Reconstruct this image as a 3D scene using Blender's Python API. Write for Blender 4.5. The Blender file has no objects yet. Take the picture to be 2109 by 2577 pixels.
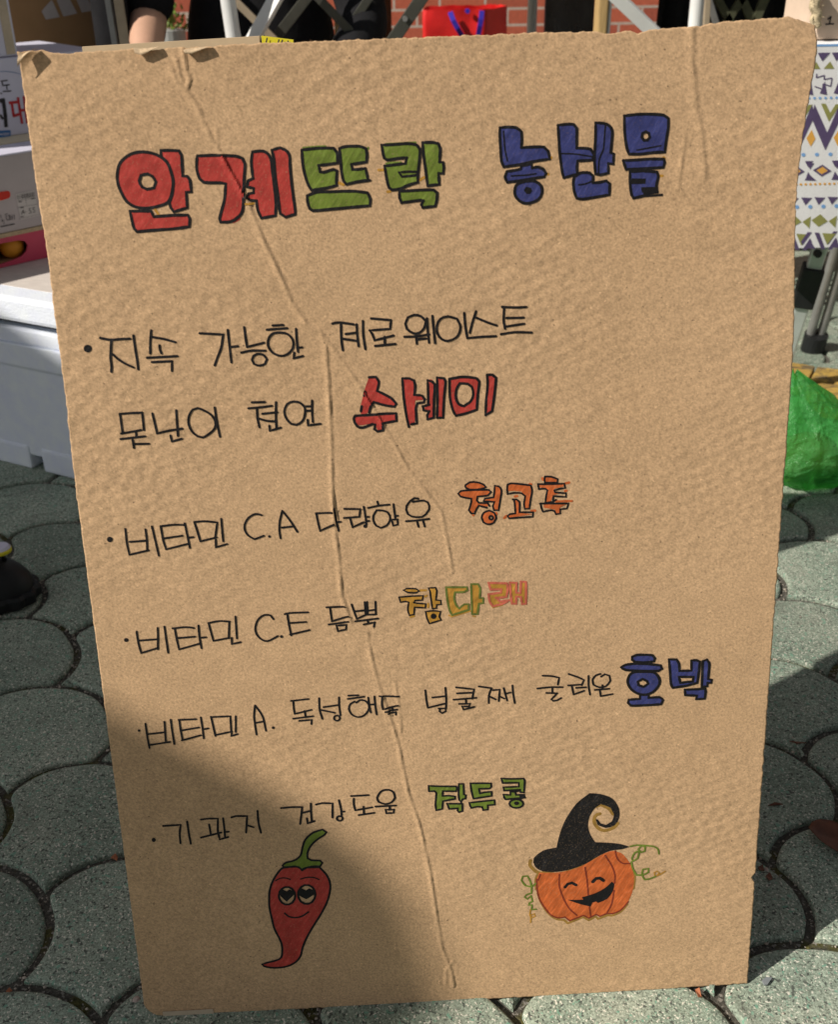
import bpy, bmesh, math, random
from mathutils import Vector, Matrix, geometry, noise
R_ = math.radians
random.seed(7)
scene = bpy.context.scene
COL = scene.collection

# ------------------------------------------------------------------ camera
PW, PH, PF = 2109.0, 2577.0, 2700.0
CAM = Vector((-0.06366176, -0.6879562, 0.94738768))
def _axes():
    dn = Vector((281, 8571, PF)).normalized()
    rt = Vector((1, -0.0466, 0.0439)).normalized()
    rt = (rt - dn*rt.dot(dn)).normalized()
    n = rt.cross(dn)
    def onb(p):
        r = Vector(((p[0]-1054.5)/PF, (p[1]-1288.5)/PF, 1)); return r/n.dot(r)
    BL, BR = onb((367, 2562)), onb((1881, 2474))
    X = (BR-BL).normalized()
    up = -dn; up = (up-X*up.dot(X)).normalized()
    nf = X.cross(-up)
    L = R_(12)
    Z = up*math.cos(L)-nf*math.sin(L)
    Y = Z.cross(X)
    return X, Y, Z
_X, _Y, _Z = _axes()
def c2w(v): return Vector((_X.dot(v), _Y.dot(v), _Z.dot(v)))
RIGHT, DOWN, FWD = c2w(Vector((1,0,0))), c2w(Vector((0,1,0))), c2w(Vector((0,0,1)))
cam_d = bpy.data.cameras.new('camera'); cam = bpy.data.objects.new('camera', cam_d); COL.objects.link(cam)
m = Matrix.Identity(4)
for i in range(3):
    m[i][0], m[i][1], m[i][2], m[i][3] = RIGHT[i], -DOWN[i], -FWD[i], CAM[i]
cam.matrix_world = m
cam_d.sensor_fit = 'VERTICAL'; cam_d.sensor_height = 36; cam_d.lens = PF/PH*36
cam_d.clip_start = 0.02; cam_d.clip_end = 500
cam_d.dof.use_dof = True; cam_d.dof.focus_distance = 1.07; cam_d.dof.aperture_fstop = 10
scene.camera = cam

# ------------------------------------------------------------------ light
EL, PHI = R_(38), R_(21.9)
SUN = Vector((-math.cos(PHI)*math.cos(EL), -math.sin(PHI)*math.cos(EL), math.sin(EL)))
w = bpy.data.worlds.new('World'); scene.world = w; w.use_nodes = True
nt = w.node_tree; bg = nt.nodes['Background']
sky = nt.nodes.new('ShaderNodeTexSky'); sky.sky_type = 'NISHITA'; sky.sun_disc = False
sky.sun_elevation = EL; sky.sun_rotation = math.atan2(SUN.x, SUN.y)
sky.air_density = 1.0; sky.dust_density = 1.5
hs = nt.nodes.new('ShaderNodeHueSaturation'); hs.inputs['Saturation'].default_value = .22   # sky blue muted so that shade comes out less blue
nt.links.new(sky.outputs[0], hs.inputs['Color']); nt.links.new(hs.outputs[0], bg.inputs[0]); bg.inputs[1].default_value = 0.054
sd = bpy.data.lights.new('sun', 'SUN'); sd.energy = 5.0; sd.angle = R_(0.53); sd.color = (1.0, 0.93, 0.83)
so = bpy.data.objects.new('sun', sd); COL.objects.link(so)
so.rotation_euler = (-SUN).to_track_quat('-Z', 'Y').to_euler(); so.location = SUN*20
scene.view_settings.view_transform = 'Standard'; scene.view_settings.look = 'None'
scene.view_settings.exposure = 0.0; scene.view_settings.gamma = 1

# ------------------------------------------------------------------ pixel rays -> places
def ray(p): return c2w(Vector(((p[0]-1054.5)/PF, (p[1]-1288.5)/PF, 1)))
def on_z(p, z=0.0):
    d = ray(p); return CAM + d*((z-CAM.z)/d.z)
def on_y(p, y):
    d = ray(p); return CAM + d*((y-CAM.y)/d.y)
def on_v(p, A, d):                                   # vertical plane through A along d
    n = Vector((-d.y, d.x, 0)); r = ray(p); return CAM + r*(n.dot(Vector((A.x, A.y, 0))-CAM)/n.dot(r))

# ------------------------------------------------------------------ materials
def new_mat(name):
    mt = bpy.data.materials.new(name); mt.use_nodes = True
    return mt, mt.node_tree, mt.node_tree.nodes['Principled BSDF']
def coords(t, scale=(1,1,1), rot=(0,0,0)):
    tc = t.nodes.new('ShaderNodeTexCoord'); out = tc.outputs['Object']
    for key, val, idle in (('Rotation', rot, (0,0,0)), ('Scale', scale, (1,1,1))):   # rotate first, then stretch
        if tuple(val) == idle: continue
        mp = t.nodes.new('ShaderNodeMapping'); mp.inputs[key].default_value = val
        t.links.new(out, mp.inputs['Vector']); out = mp.outputs[0]
    return out
def tex(t, vec, scale, detail=2, rough=.5):
    n = t.nodes.new('ShaderNodeTexNoise'); n.inputs['Scale'].default_value = scale
    n.inputs['Detail'].default_value = detail; n.inputs['Roughness'].default_value = rough
    t.links.new(vec, n.inputs['Vector']); return n.outputs['Fac']
def ramp(t, fac, stops, interp='LINEAR'):
    r = t.nodes.new('ShaderNodeValToRGB'); r.color_ramp.interpolation = interp
    el = r.color_ramp.elements
    while len(el) < len(stops): el.new(.5)
    for e, (p, c) in zip(el, stops):
        e.position = p; e.color = (c, c, c, 1) if isinstance(c, (int, float)) else (*c, 1)
    t.links.new(fac, r.inputs[0]); return r.outputs[0]
def mix(t, fac, a, b, mode='MIX'):
    n = t.nodes.new('ShaderNodeMix'); n.data_type = 'RGBA'; n.blend_type = mode
    for sock, v in ((n.inputs[0], fac), (n.inputs[6], a), (n.inputs[7], b)):
        if isinstance(v, (int, float)): sock.default_value = v
        elif isinstance(v, tuple): sock.default_value = (*v, 1)
        else: t.links.new(v, sock)
    return n.outputs[2]
def add_bump(t, b, h, strength, dist, prev=None):
    n = t.nodes.new('ShaderNodeBump'); n.inputs['Strength'].default_value = strength
    n.inputs['Distance'].default_value = dist; t.links.new(h, n.inputs['Height'])
    if prev is not None: t.links.new(prev, n.inputs['Normal'])
    t.links.new(n.outputs[0], b.inputs['Normal']); return n.outputs[0]
def M(name, c, rough=.7, var=.18, scale=25, metal=0, bump=0, bscale=60, spec=.3, stretch=(1,1,1)):
    mt, t, b = new_mat(name)
    v = coords(t, stretch)
    f = tex(t, v, scale, 4, .6)
    lo = tuple(x*(1-var) for x in c); hi = tuple(min(x*(1+var), .92) for x in c)
    t.links.new(ramp(t, f, [(.3, lo), (.7, hi)]), b.inputs['Base Color'])
    b.inputs['Roughness'].default_value = rough; b.inputs['Metallic'].default_value = metal
    b.inputs['Specular IOR Level'].default_value = spec
    if bump: add_bump(t, b, tex(t, v, bscale, 4), bump, .004)
    return mt

def washboard(t):
    """soft diagonal puckers of the liner over the flutes"""
    v1 = coords(t, (80, 104, 20), (0, 0, R_(-24)))
    vo = t.nodes.new('ShaderNodeTexVoronoi'); vo.voronoi_dimensions = '2D'; vo.feature = 'SMOOTH_F1'
    vo.inputs['Scale'].default_value = 1; vo.inputs['Randomness'].default_value = .62; vo.inputs['Smoothness'].default_value = .35
    t.links.new(v1, vo.inputs['Vector'])
    a = mix(t, ramp(t, tex(t, coords(t), 4.2, 2, .5), [(.38, .10), (.62, 1.0)]), (.45, .45, .45), vo.outputs['Distance'])
    b_ = tex(t, coords(t, (30, 80, 20), (0, 0, R_(-27))), 1.0, 2, .5)
    return mix(t, .14, a, b_)
def kraft(name, c, grain=.21, pucker=.27):
    mt, t, b = new_mat(name)
    v = coords(t)
    f1 = tex(t, v, 470, 3, .75)                       # fibre grain
    f2 = tex(t, v, 45, 4, .65)
    f3 = tex(t, v, 5, 3, .5)
    fib = coords(t, (620, 300, 300), (0, 0, R_(-55)))
    f4 = tex(t, fib, 1.0, 2, .6)
    lo = tuple(x*(1-grain*1.35) for x in c); hi = tuple(x*(1+grain) for x in c)
    col = ramp(t, f1, [(.30, lo), (.5, c), (.70, hi)])
    col = mix(t, .55, col, ramp(t, f4, [(.32, .78), (.5, 1.0), (.7, 1.18)]), 'MULTIPLY')
    col = mix(t, .6, col, ramp(t, f2, [(.3, .88), (.7, 1.10)]), 'MULTIPLY')
    col = mix(t, .6, col, ramp(t, f3, [(.3, (.93, .91, .89)), (.7, (1.06, 1.06, 1.07))]), 'MULTIPLY')
    spk = tex(t, v, 330, 1, .5)                       # dark flecks in the pulp
    col = mix(t, ramp(t, spk, [(.745, 0.0), (.79, .8)]), col, tuple(x*.28 for x in c))
    spk2 = tex(t, coords(t, (1, 1, 1), (.4, .7, .3)), 300, 1, .5)
    col = mix(t, ramp(t, spk2, [(.73, 0.0), (.77, .6)]), col, tuple(min(1, x*1.6) for x in c))
    t.links.new(col, b.inputs['Base Color'])
    b.inputs['Roughness'].default_value = .82; b.inputs['Specular IOR Level'].default_value = .22
    n1 = add_bump(t, b, washboard(t), pucker, .0035)
    add_bump(t, b, f1, .30, .0006, n1)
    return mt
def marker(name, c, var=.22, cover=.0, rough=.6):
    """felt pen / pencil fill: strokes of uneven density over the kraft"""
    mt, t, b = new_mat(name)
    v = coords(t, (70, 330, 100), (0, 0, R_(-58)))
    s = tex(t, v, 1.0, 3, .65)
    g = tex(t, coords(t), 620, 3, .7)
    k = tex(t, coords(t), 60, 3, .6)
    lo = tuple(x*(1-var) for x in c); hi = tuple(min(.9, x*(1+var)+.012) for x in c)
    col = ramp(t, s, [(.3, lo), (.55, c), (.72, hi)])
    col = mix(t, .8, col, ramp(t, k, [(.3, .78), (.7, 1.18)]), 'MULTIPLY')
    col = mix(t, ramp(t, g, [(.56, 0.0), (.74, .34+cover)]), col, (.40, .265, .155))
    t.links.new(col, b.inputs['Base Color']); b.inputs['Roughness'].default_value = rough
    b.inputs['Specular IOR Level'].default_value = .25
    n1 = add_bump(t, b, washboard(t), .28, .0035)
    add_bump(t, b, g, .25, .0006, n1)
    return mt

KR = (.545, .360, .205)
m_kraft = kraft('kraft_liner', KR)
m_kraft_light = kraft('kraft_torn', (.60, .45, .29), .12, .3)
m_kraft_box = kraft('kraft_box', (.46, .33, .20), .08, .3)
m_kraft_edge = M('kraft_edge', (.42, .28, .16), .9, .35, 300)
m_ink = marker('ink_black', (.0075, .0068, .008), .3, -.30, .6)
m_red = marker('ink_red', (.44, .046, .036), .20, .08)
m_green = marker('ink_green', (.155, .215, .030), .3, .04)
m_blue = marker('ink_blue', (.040, .048, .175), .3, -.16)
m_orange = marker('ink_orange', (.56, .125, .030), .32, .10)
m_hat = marker('ink_black_pencil', (.010, .009, .010), .4, -.02, .6)
m_ochre = marker('ink_ochre', (.46, .235, .035))
m_pink = marker('ink_pink', (.54, .13, .08))
m_olive = marker('ink_olive', (.30, .17, .035))
m_leafgreen = marker('ink_leafgreen', (.14, .20, .025))
m_darkred = marker('ink_darkred', (.22, .035, .015))
m_olivegreen = marker('ink_olivegreen', (.13, .16, .03))
m_tape = M('clear_tape', (.52, .42, .30), .35, .12, 60, spec=.6)

# ------------------------------------------------------------------ object helpers
def tag(o, label=None, cat=None, group=None, kind=None):
    if label: o['label'] = label
    if cat: o['category'] = cat
    if group: o['group'] = group
    if kind: o['kind'] = kind
    return o
LOCAL = set()
def empty(name, loc=(0,0,0)):
    o = bpy.data.objects.new(name, None); o.empty_display_size = .05; o.location = loc; COL.objects.link(o); return o
def link(name, bm, mats, parent=None, smooth=False, recalc=True):
    if recalc: bmesh.ops.recalc_face_normals(bm, faces=bm.faces)
    me = bpy.data.meshes.new(name); bm.to_mesh(me); bm.free()
    for mm in (mats if isinstance(mats, (list, tuple)) else [mats]): me.materials.append(mm)
    if smooth:
        for p in me.polygons: p.use_smooth = True
    o = bpy.data.objects.new(name, me); COL.objects.link(o)
    if parent is not None:
        o.parent = parent
        if parent.type == 'EMPTY' and parent.parent is None:
            o.location = (0,0,0) if parent.name in LOCAL else -Vector(parent.location)
    return o
def bevel(bm, w, seg=2):
    bmesh.ops.bevel(bm, geom=list(bm.edges), offset=w, segments=seg, affect='EDGES', profile=.6)
def add_box(bm, o, ax, ay, az, bev=0):
    """box from corner o along the three edge vectors"""
    b2 = bmesh.new()
    vs = [b2.verts.new(o+ax*i+ay*j+az*k) for i in (0,1) for j in (0,1) for k in (0,1)]
    for f in ((0,1,3,2),(4,6,7,5),(0,4,5,1),(2,3,7,6),(0,2,6,4),(1,5,7,3)): b2.faces.new([vs[i] for i in f])
    bmesh.ops.recalc_face_normals(b2, faces=b2.faces)
    if bev: bevel(b2, bev)
    merge(bm, b2)
def merge(bm, b2):
    me = bpy.data.meshes.new('tmp'); b2.to_mesh(me); b2.free(); bm.from_mesh(me); bpy.data.meshes.remove(me)
def add_bar(bm, p, q, w, d, side=Vector((0,1,0)), bev=.0015):
    """flat or square bar from p to q, w across, d along side"""
    a = (q-p); u = a.normalized(); s = (side-u*side.dot(u)).normalized(); c = u.cross(s)
    add_box(bm, p-c*w/2-s*d/2, a, c*w, s*d, bev)
def add_tube(bm, pts, r, seg=12, closed_ends=True):
    rings = []
    n = len(pts)
    prev = None
    for i, p in enumerate(pts):
        t = (pts[min(i+1, n-1)]-pts[max(i-1, 0)]).normalized()
        ref = prev if prev is not None else (Vector((0,0,1)) if abs(t.z) < .9 else Vector((1,0,0)))
        s = (ref-t*ref.dot(t)).normalized(); prev = s; c = t.cross(s)
        rr = r[i] if isinstance(r, (list, tuple)) else r
        rings.append([bm.verts.new(p+(s*math.cos(2*math.pi*k/seg)+c*math.sin(2*math.pi*k/seg))*rr) for k in range(seg)])
    for a, b in zip(rings, rings[1:]):
        for k in range(seg): bm.faces.new((a[k], a[(k+1)%seg], b[(k+1)%seg], b[k]))
    if closed_ends: bm.faces.new(rings[0][::-1]); bm.faces.new(rings[-1])

# ================================================================== SETTING: ground, paving
E1 = [(0,0),(.08,.07),(.18,.125),(.35,.185),(.55,.185),(.72,.14),(.87,.07),(1,0)]
E2 = [(0,0),(.12,.05),(.27,.10),(.44,.127),(.62,.125),(.78,.09),(.90,.045),(1,0)]
E3 = [(0,0),(.12,.07),(.27,.135),(.45,.17),(.62,.165),(.78,.115),(.90,.055),(1,0)]
obsA = {(0,0):(10,2004),(1,0):(111,2252),(2,0):(255,2562),(-1,-1):(171,1599),(0,-1):(267,1785),(-2,-1):(97,1466),(5,-3):(1818,2528),(5,-4):(1940,2183),(5,-5):(2030,1908),(5,-6):(2095,1702),(3,-1):(785,2556),(4,-2):(1289,2555),(-3,-1):(17,1358)}
obsB = {(-1,-1):(138,1721),(-2,-1):(67,1547),(0,-1):(235,1910),(1,0):(30,2484),(5,-4):(2041,2367),(4,-7):(1972,1503),(4,-8):(2040,1355),(-3,-2):(192,1311),(-4,-2):(118,1210)}
def base_pt(i, j, k): return Vector((-.5246+.0928*i-.1068*j-.001*k, .3173-.1608*i-.159*j-.1051*k))
RES = []
for k, ob in ((0, obsA), (1, obsB)):
    for (i, j), p in ob.items():
        b0 = base_pt(i, j, k); g = on_z(p); RES.append((b0, Vector((g.x, g.y))-b0))
def warp_pt(i, j, k):
    b0 = base_pt(i, j, k); acc = Vector((0, 0)); ws = .02
    for c, r in RES:
        ww = math.exp(-((b0-c).length/.09)**2); acc += r*ww; ws += ww
    rr = random.Random(i*131+j*17+k)
    return b0+acc/ws+Vector((rr.uniform(-.003, .003), rr.uniform(-.003, .003)))
_pc = {}
def vp(i, j, k):
    if (i, j, k) not in _pc: _pc[(i, j, k)] = warp_pt(i, j, k)
    return _pc[(i, j, k)]
_ec = {}
def edge_poly(a, b, shape):
    key = (a, b)
    if key in _ec: return _ec[key]
    p, q = vp(*a), vp(*b); d = q-p; n = Vector((-d.y, d.x))
    rr = random.Random(hash(key) & 0xffff)
    j = rr.uniform(.9, 1.12)
    out = []
    for i in range(len(shape)-1):
        (s0, h0), (s1, h1) = shape[i], shape[i+1]
        for tt in (0, .5):
            s, h = s0+(s1-s0)*tt, h0+(h1-h0)*tt
            out.append(p+d*s+n*h*j+Vector((rr.uniform(-1, 1), rr.uniform(-1, 1)))*(.0011 if 0 < s < 1 else 0))
    out.append(q.copy()); _ec[key] = out; return out
def inset2(poly, dist):
    n = len(poly); out = []
    for i in range(n):
        a, b, c = poly[i-1], poly[i], poly[(i+1) % n]
        e1 = (b-a); e2 = (c-b)
        if e1.length < 1e-6 or e2.length < 1e-6: out.append(b.copy()); continue
        n1 = Vector((-e1.y, e1.x)).normalized(); n2 = Vector((-e2.y, e2.x)).normalized()
        nn = n1+n2
        if nn.length < .3: nn = n1
        nn.normalize(); k = max(.55, nn.dot(n1))
        out.append(b+nn*dist/k)
    return out
def clean_loop(pl):
    """indices of a loop with its small self crossings cut out"""
    idx = list(range(len(pl))); cut = []
    for _ in range(6):
        n = len(idx); hit = None
        for q in range(n):
            for s_ in range(2, 14):
                r = (q+s_) % n
                if cross_seg(pl[idx[q]], pl[idx[(q+1) % n]], pl[idx[r]], pl[idx[(r+1) % n]]): hit = (q, s_); break
            if hit: break
        if not hit: break
        q, s_ = hit; drop = {(q+1+e_) % n for e_ in range(s_)}; cut.append([idx[(q+e_) % n] for e_ in range(s_+2)])
        idx = [v for e_, v in enumerate(idx) if e_ not in drop]
    return idx, cut
def cross_seg(a, b_, c, d):
    o = lambda p, q, r: (q.x-p.x)*(r.y-p.y)-(q.y-p.y)*(r.x-p.x)
    return o(a, b_, c)*o(a, b_, d) < 0 and o(c, d, a)*o(c, d, b_) < 0
def smooth_loop(poly, it=1):
    for _ in range(it):
        n = len(poly); poly = [poly[i]*.5+poly[i-1]*.25+poly[(i+1) % n]*.25 for i in range(n)]
    return poly
def paver_material():
    mt, t, b = new_mat('green_grey_concrete')
    v = coords(t)
    big = tex(t, v, 9, 4, .6); mid = tex(t, v, 70, 4, .7); fine = tex(t, v, 420, 3, .75)
    col = ramp(t, big, [(.3, (.218, .284, .222)), (.55, (.300, .360, .286)), (.75, (.370, .405, .325))])
    col = mix(t, .75, col, ramp(t, mid, [(.3, .72), (.7, 1.2)]), 'MULTIPLY')
    col = mix(t, .9, col, ramp(t, fine, [(.32, .30), (.5, .95), (.70, 1.55)]), 'MULTIPLY')
    gr = tex(t, coords(t, (1,1,1), (.3,.2,.9)), 370, 1, .4)
    col = mix(t, ramp(t, gr, [(.62, 0.0), (.68, .9)]), col, (.72, .70, .60))
    gk = tex(t, coords(t, (1,1,1), (.9,.1,.5)), 260, 1, .4)
    col = mix(t, ramp(t, gk, [(.61, 0.0), (.68, .85)]), col, (.06, .068, .06))
    gt = tex(t, coords(t, (1,1,1), (.1,.8,.2)), 190, 1, .4)
    col = mix(t, ramp(t, gt, [(.66, 0.0), (.71, .8)]), col, (.17, .36, .26))
    st = tex(t, coords(t, (1,1,1), (.5,.5,.2)), 14, 5, .7)
    col = mix(t, ramp(t, st, [(.55, 0.0), (.75, .5)]), col, (.17, .165, .135))
    at = t.nodes.new('ShaderNodeAttribute'); at.attribute_name = 'tone'
    col = mix(t, 1.0, col, at.outputs['Fac'], 'MULTIPLY')
    t.links.new(col, b.inputs['Base Color']); b.inputs['Roughness'].default_value = .85
    b.inputs['Specular IOR Level'].default_value = .3
    n1 = add_bump(t, b, fine, .55, .0015); add_bump(t, b, mid, .4, .003, n1)
    return mt
def soil_material():
    mt, t, b = new_mat('joint_soil')
    v = coords(t)
    f = tex(t, v, 240, 4, .75); k = tex(t, v, 17, 3, .6); s = tex(t, coords(t, (1,1,1), (.4,.1,.2)), 230, 1, .4)
    col = ramp(t, f, [(.3, (.036, .035, .029)), (.55, (.12, .11, .09)), (.75, (.28, .25, .21))])
    moss = ramp(t, f, [(.3, (.022, .023, .005)), (.7, (.165, .150, .028))])
    col = mix(t, ramp(t, k, [(.54, 0.0), (.62, .9)]), col, moss)
    col = mix(t, ramp(t, s, [(.62, 0.0), (.68, .9)]), col, (.36, .33, .29))
    t.links.new(col, b.inputs['Base Color']); b.inputs['Roughness'].default_value = .95
    add_bump(t, b, f, .9, .006)
    return mt
m_paver = paver_material(); m_soil = soil_material()
bm = bmesh.new()
s = 60
bm.faces.new([bm.verts.new((x, y, -.0078)) for x, y in ((-s, -s), (s, -s), (s, s), (-s, s))])
tag(link('ground', bm, m_soil), 'dark gravelly soil bed under the paving', None, None, 'structure')
bm = bmesh.new(); TONE = bm.verts.layers.float.new('tone')
JP = []
for i in range(-26, 34):
    for j in range(-30, 22):
        c = base_pt(i+.5, j-.5, .5)
        if not (-2.3 < c.x < 2.4 and -1.0 < c.y < 3.0): continue
        A = lambda a, b_: (a, b_, 0)
        B = lambda a, b_: (a, b_, 1)
        loop = []
        loop += edge_poly(A(i, j), B(i, j-1), E1)[:-1]
        loop += edge_poly(B(i, j-1), A(i+1, j-1), E2)[:-1]
        loop += edge_poly(A(i+1, j-1), B(i+1, j-1), E3)[:-1]
        loop += edge_poly(A(i+1, j), B(i+1, j-1), E1)[::-1][:-1]
        loop += edge_poly(B(i, j), A(i+1, j), E2)[::-1][:-1]
        loop += edge_poly(A(i, j), B(i, j), E3)[::-1][:-1]
        if -1.2 < c.x < 1.3 and c.y < 1.9: JP += [(p, c) for p in loop[::2]]
        ar = sum(loop[q-1].x*loop[q].y-loop[q].x*loop[q-1].y for q in range(len(loop)))
        if ar < 0: loop.reverse()
        rr = random.Random(i*977+j*31)
        dz = rr.uniform(-.0016, .0016); tx, ty = rr.uniform(-.008, .008), rr.uniform(-.008, .008)
        gap = rr.uniform(.0040, .0062)
        rings = []
        base = smooth_loop(inset2(loop, gap), 2)
        for ins, z in ((-.0005, -.013), (0, -.0045), (.0009, -.0021), (.0026, -.0007), (.0055, 0)):
            pl = smooth_loop(inset2(base, ins), 1) if ins > 0 else inset2(base, ins)
            rings.append([bm.verts.new((p.x, p.y, z-.0004+dz+(p.x-c.x)*tx+(p.y-c.y)*ty)) for p in pl])
        tone = rr.uniform(.80, 1.14)
        for rg_ in rings:
            for v in rg_: v[TONE] = tone
        n = len(loop)
        for a, b_ in zip(rings, rings[1:]):
            for q in range(n): bm.faces.new((a[q], a[(q+1) % n], b_[(q+1) % n], b_[q]))
        keep, cut = clean_loop([v.co.xy for v in rings[-1]])
        for lp in cut:
            try: bm.faces.new([rings[-1][q] for q in lp])
            except ValueError: pass
        tri = geometry.tessellate_polygon([[rings[-1][q].co for q in keep]])
        for t3 in tri:
            try: bm.faces.new([rings[-1][keep[q]] for q in t3])
            except ValueError: pass
tag(link('paving', bm, m_paver), 'scallop shaped grey green concrete paving blocks with mossy joints', None, None, 'structure')

# loose grit in the joints and on the blocks (uncountable)
m_grit = M('grit', (.42, .37, .31), .8, .5, 40)
bm = bmesh.new()
rg = random.Random(3)
def pebble(p, r):
    b2 = bmesh.new(); bmesh.ops.create_icosphere(b2, subdivisions=1, radius=r)
    sx = Vector((rg.uniform(.7, 1.3), rg.uniform(.7, 1.3), rg.uniform(.5, .9)))
    for v in b2.verts: v.co = Vector((v.co.x*sx.x, v.co.y*sx.y, v.co.z*sx.z))*rg.uniform(.8, 1.15)+p
    merge(bm, b2)
for p, c in JP:
    vis = (p.x < -.25 and p.y < 1.3) or (p.x > .25 and p.y < 1.2) or p.y < .03
    if not vis or p.y < -.12: continue
    dens = .5+1.1*noise.noise(Vector((p.x*9, p.y*9, 4)))
    if rg.random() > dens: continue
    for _ in range(rg.choice((1, 1, 2, 3))):
        pebble(Vector((p.x+rg.gauss(0, .0032), p.y+rg.gauss(0, .0032), -.0062+rg.uniform(0, .0025))), rg.choice((.0006, .0008, .001, .0013, .0019)))
for _ in range(520):
    x = rg.uniform(-.8, .75); y = rg.uniform(-.08, 1.1)
    if abs(x) < .28 and y > .02: continue
    pebble(Vector((x, y, .001)), rg.uniform(.0006, .0019))
tag(link('gravel', bm, m_grit), 'loose pale grit scattered in the paving joints', 'grit', None, 'stuff')

# ================================================================== THE CARDBOARD SIGN
BW0, LEAN = .60, R_(12)
BX = Vector((1, 0, 0)); BU = Vector((0, math.sin(LEAN), math.cos(LEAN))); BN = BX.cross(BU)
def board_uv(p):
    """photograph place -> millimetre place on the board's own plane"""
    r = ray(p); t = BN.dot(-CAM)/BN.dot(r); w_ = CAM+r*t
    return Vector((w_.dot(BX), w_.dot(BU)))
CREASES = [  # (points, height, half width)
    ([(432,172),(446,205),(480,242),(500,275),(530,345),(556,388),(585,440),(625,512),(660,600),(700,682),(735,762),(770,812)], .0015, .0027),
    ([(770,812),(808,836),(820,870),(826,950),(829,1010),(834,1120),(836,1240),(845,1350),(852,1400),(860,1500),(885,1570),(925,1590),(932,1640),(955,1730),(980,1800),(1002,1871),(1027,1993),(1057,2078),(1081,2187),(1100,2309),(1112,2381),(1136,2442),(1142,2479)], .0014, .0025),
    ([(808,836),(855,900),(900,962),(972,1081),(1027,1179),(1112,1288),(1128,1373),(1140,1440)], .0010, .0022),
    ([(945,1715),(962,1760),(980,1836)], .0009, .002),
    ([(995,1722),(1006,1790),(1010,1840)], .0007, .002),
    ([(462,128),(470,178),(478,200),(470,228)], .0014, .0022),
    ([(445,150),(452,185),(462,215)], .0010, .0025),
    ([(1746,66),(1742,150),(1750,215),(1754,265),(1766,330),(1772,390),(1776,440)], .0009, .0042),
    ([(1728,340),(1716,420),(1710,475)], .0006, .0025),
    ([(520,300),(545,330),(550,372),(592,378)], .0006, .003),
    ([(1120,2478),(1122,2440),(1135,2420)], .0010, .0025),
]
CR = []
for pts, hh, hw in CREASES:
    uv = [board_uv(p) for p in pts]
    for a, b_ in zip(uv, uv[1:]):
        CR.append((a, b_, hh, hw*.72, min(a.x, b_.x)-.02, max(a.x, b_.x)+.02, min(a.y, b_.y)-.02, max(a.y, b_.y)+.02))
TLa, TLb = board_uv((42, 205)), board_uv((112, 118))
_tn = Vector((TLb.y-TLa.y, -(TLb.x-TLa.x))).normalized()
if _tn.dot(board_uv((47, 132))-TLa) < 0: _tn = -_tn
TRa, TRb = board_uv((1975, 55)), board_uv((2062, 112))
_tn2 = Vector((TRb.y-TRa.y, -(TRb.x-TRa.x))).normalized()
if _tn2.dot(board_uv((2060, 60))-TRa) < 0: _tn2 = -_tn2
def crease(a, b):
    best = 0
    for p, q, hh, hw, x0, x1, y0, y1 in CR:
        if not (x0 < a < x1 and y0 < b < y1): continue
        d = q-p; L2 = d.length_squared
        t = max(0, min(1, ((a-p.x)*d.x+(b-p.y)*d.y)/L2))
        ex, ey = a-p.x-d.x*t, b-p.y-d.y*t
        dist = math.hypot(ex, ey)
        if dist > hw*5: continue
        left = (ex*d.y-ey*d.x) > 0
        w_ = hw*(2.2 if left else 1.15)
        hh2 = hh*(.72+.7*noise.noise(Vector((a*60, b*60, 0))))
        v = hh2*max(0, 1-dist/w_)**1.25-(0 if left else hh2*.28*math.exp(-((dist-hw*1.25)/(hw*.8))**2))
        if abs(v) > abs(best): best = v
    return best
def ride(a, b): return relief(a, b)+.42*abs(crease(a, b))      # ink follows the sheet, also over the ridges
def relief(a, b):
    """height of the sheet above its mean plane, metres"""
    h = .0016*math.sin(a*7.0+.6)*math.cos(b*4.1)+.0007*noise.noise(Vector((a*9, b*9, 2.2)))
    nz = noise.noise(Vector((a*18, b*46+a*16, 7.7)))
    h += .00042*nz*(1.0 if b > .25 else .55)
    h += crease(a, b)
    k = (Vector((a, b))-TLa).dot(_tn)
    if k > 0:
        k = min(k, .017); h += .50*k*k/(k+.005)*(1+.25*noise.noise(Vector((a*120, b*120, 1))))
    k = (Vector((a, b))-TRa).dot(_tn2)
    if k > 0: k = min(k, .02); h -= .55*k*k/(k+.004)
    return h
NW, NH = 470, 690
cTL, cTR, cBR, cBL = [board_uv(p) for p in ((47,132),(2060,58),(1881,2474),(365,2562))]
bmat = Matrix((( BX.x, BU.x, BN.x, 0),(BX.y, BU.y, BN.y, 0),(BX.z, BU.z, BN.z, 0),(0,0,0,1)))
sign = empty('cardboard_sign'); sign.matrix_world = bmat; LOCAL.add(sign.name)
tag(sign, 'large handwritten brown cardboard sign with coloured Korean lettering leaning upright on the paving', 'sign')
TOPW = [(0,0),(.03,.0008),(.05,-.002),(.14,-.0005),(.17,-.0022),(.185,-.0005),(.23,-.001),(.26,0),(.5,.0003),(.66,.0008),(.69,-.0004),(.70,.0006),(.735,-.0016),(.76,-.0003),(.77,-.0028),(.785,-.0002),(.85,.0012),(.88,.0035),(.94,.0048),(.965,.0055),(1,-.001)]
def topw(s):
    for (s0, h0), (s1, h1) in zip(TOPW, TOPW[1:]):
        if s <= s1: return h0+(h1-h0)*(s-s0)/(s1-s0)
    return 0
def edge_noise(x, amp): return amp*(noise.noise(Vector((x*90, 3.1, 0)))+.6*noise.noise(Vector((x*260, 8.3, 0))))
bm = bmesh.new(); grid = []
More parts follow.
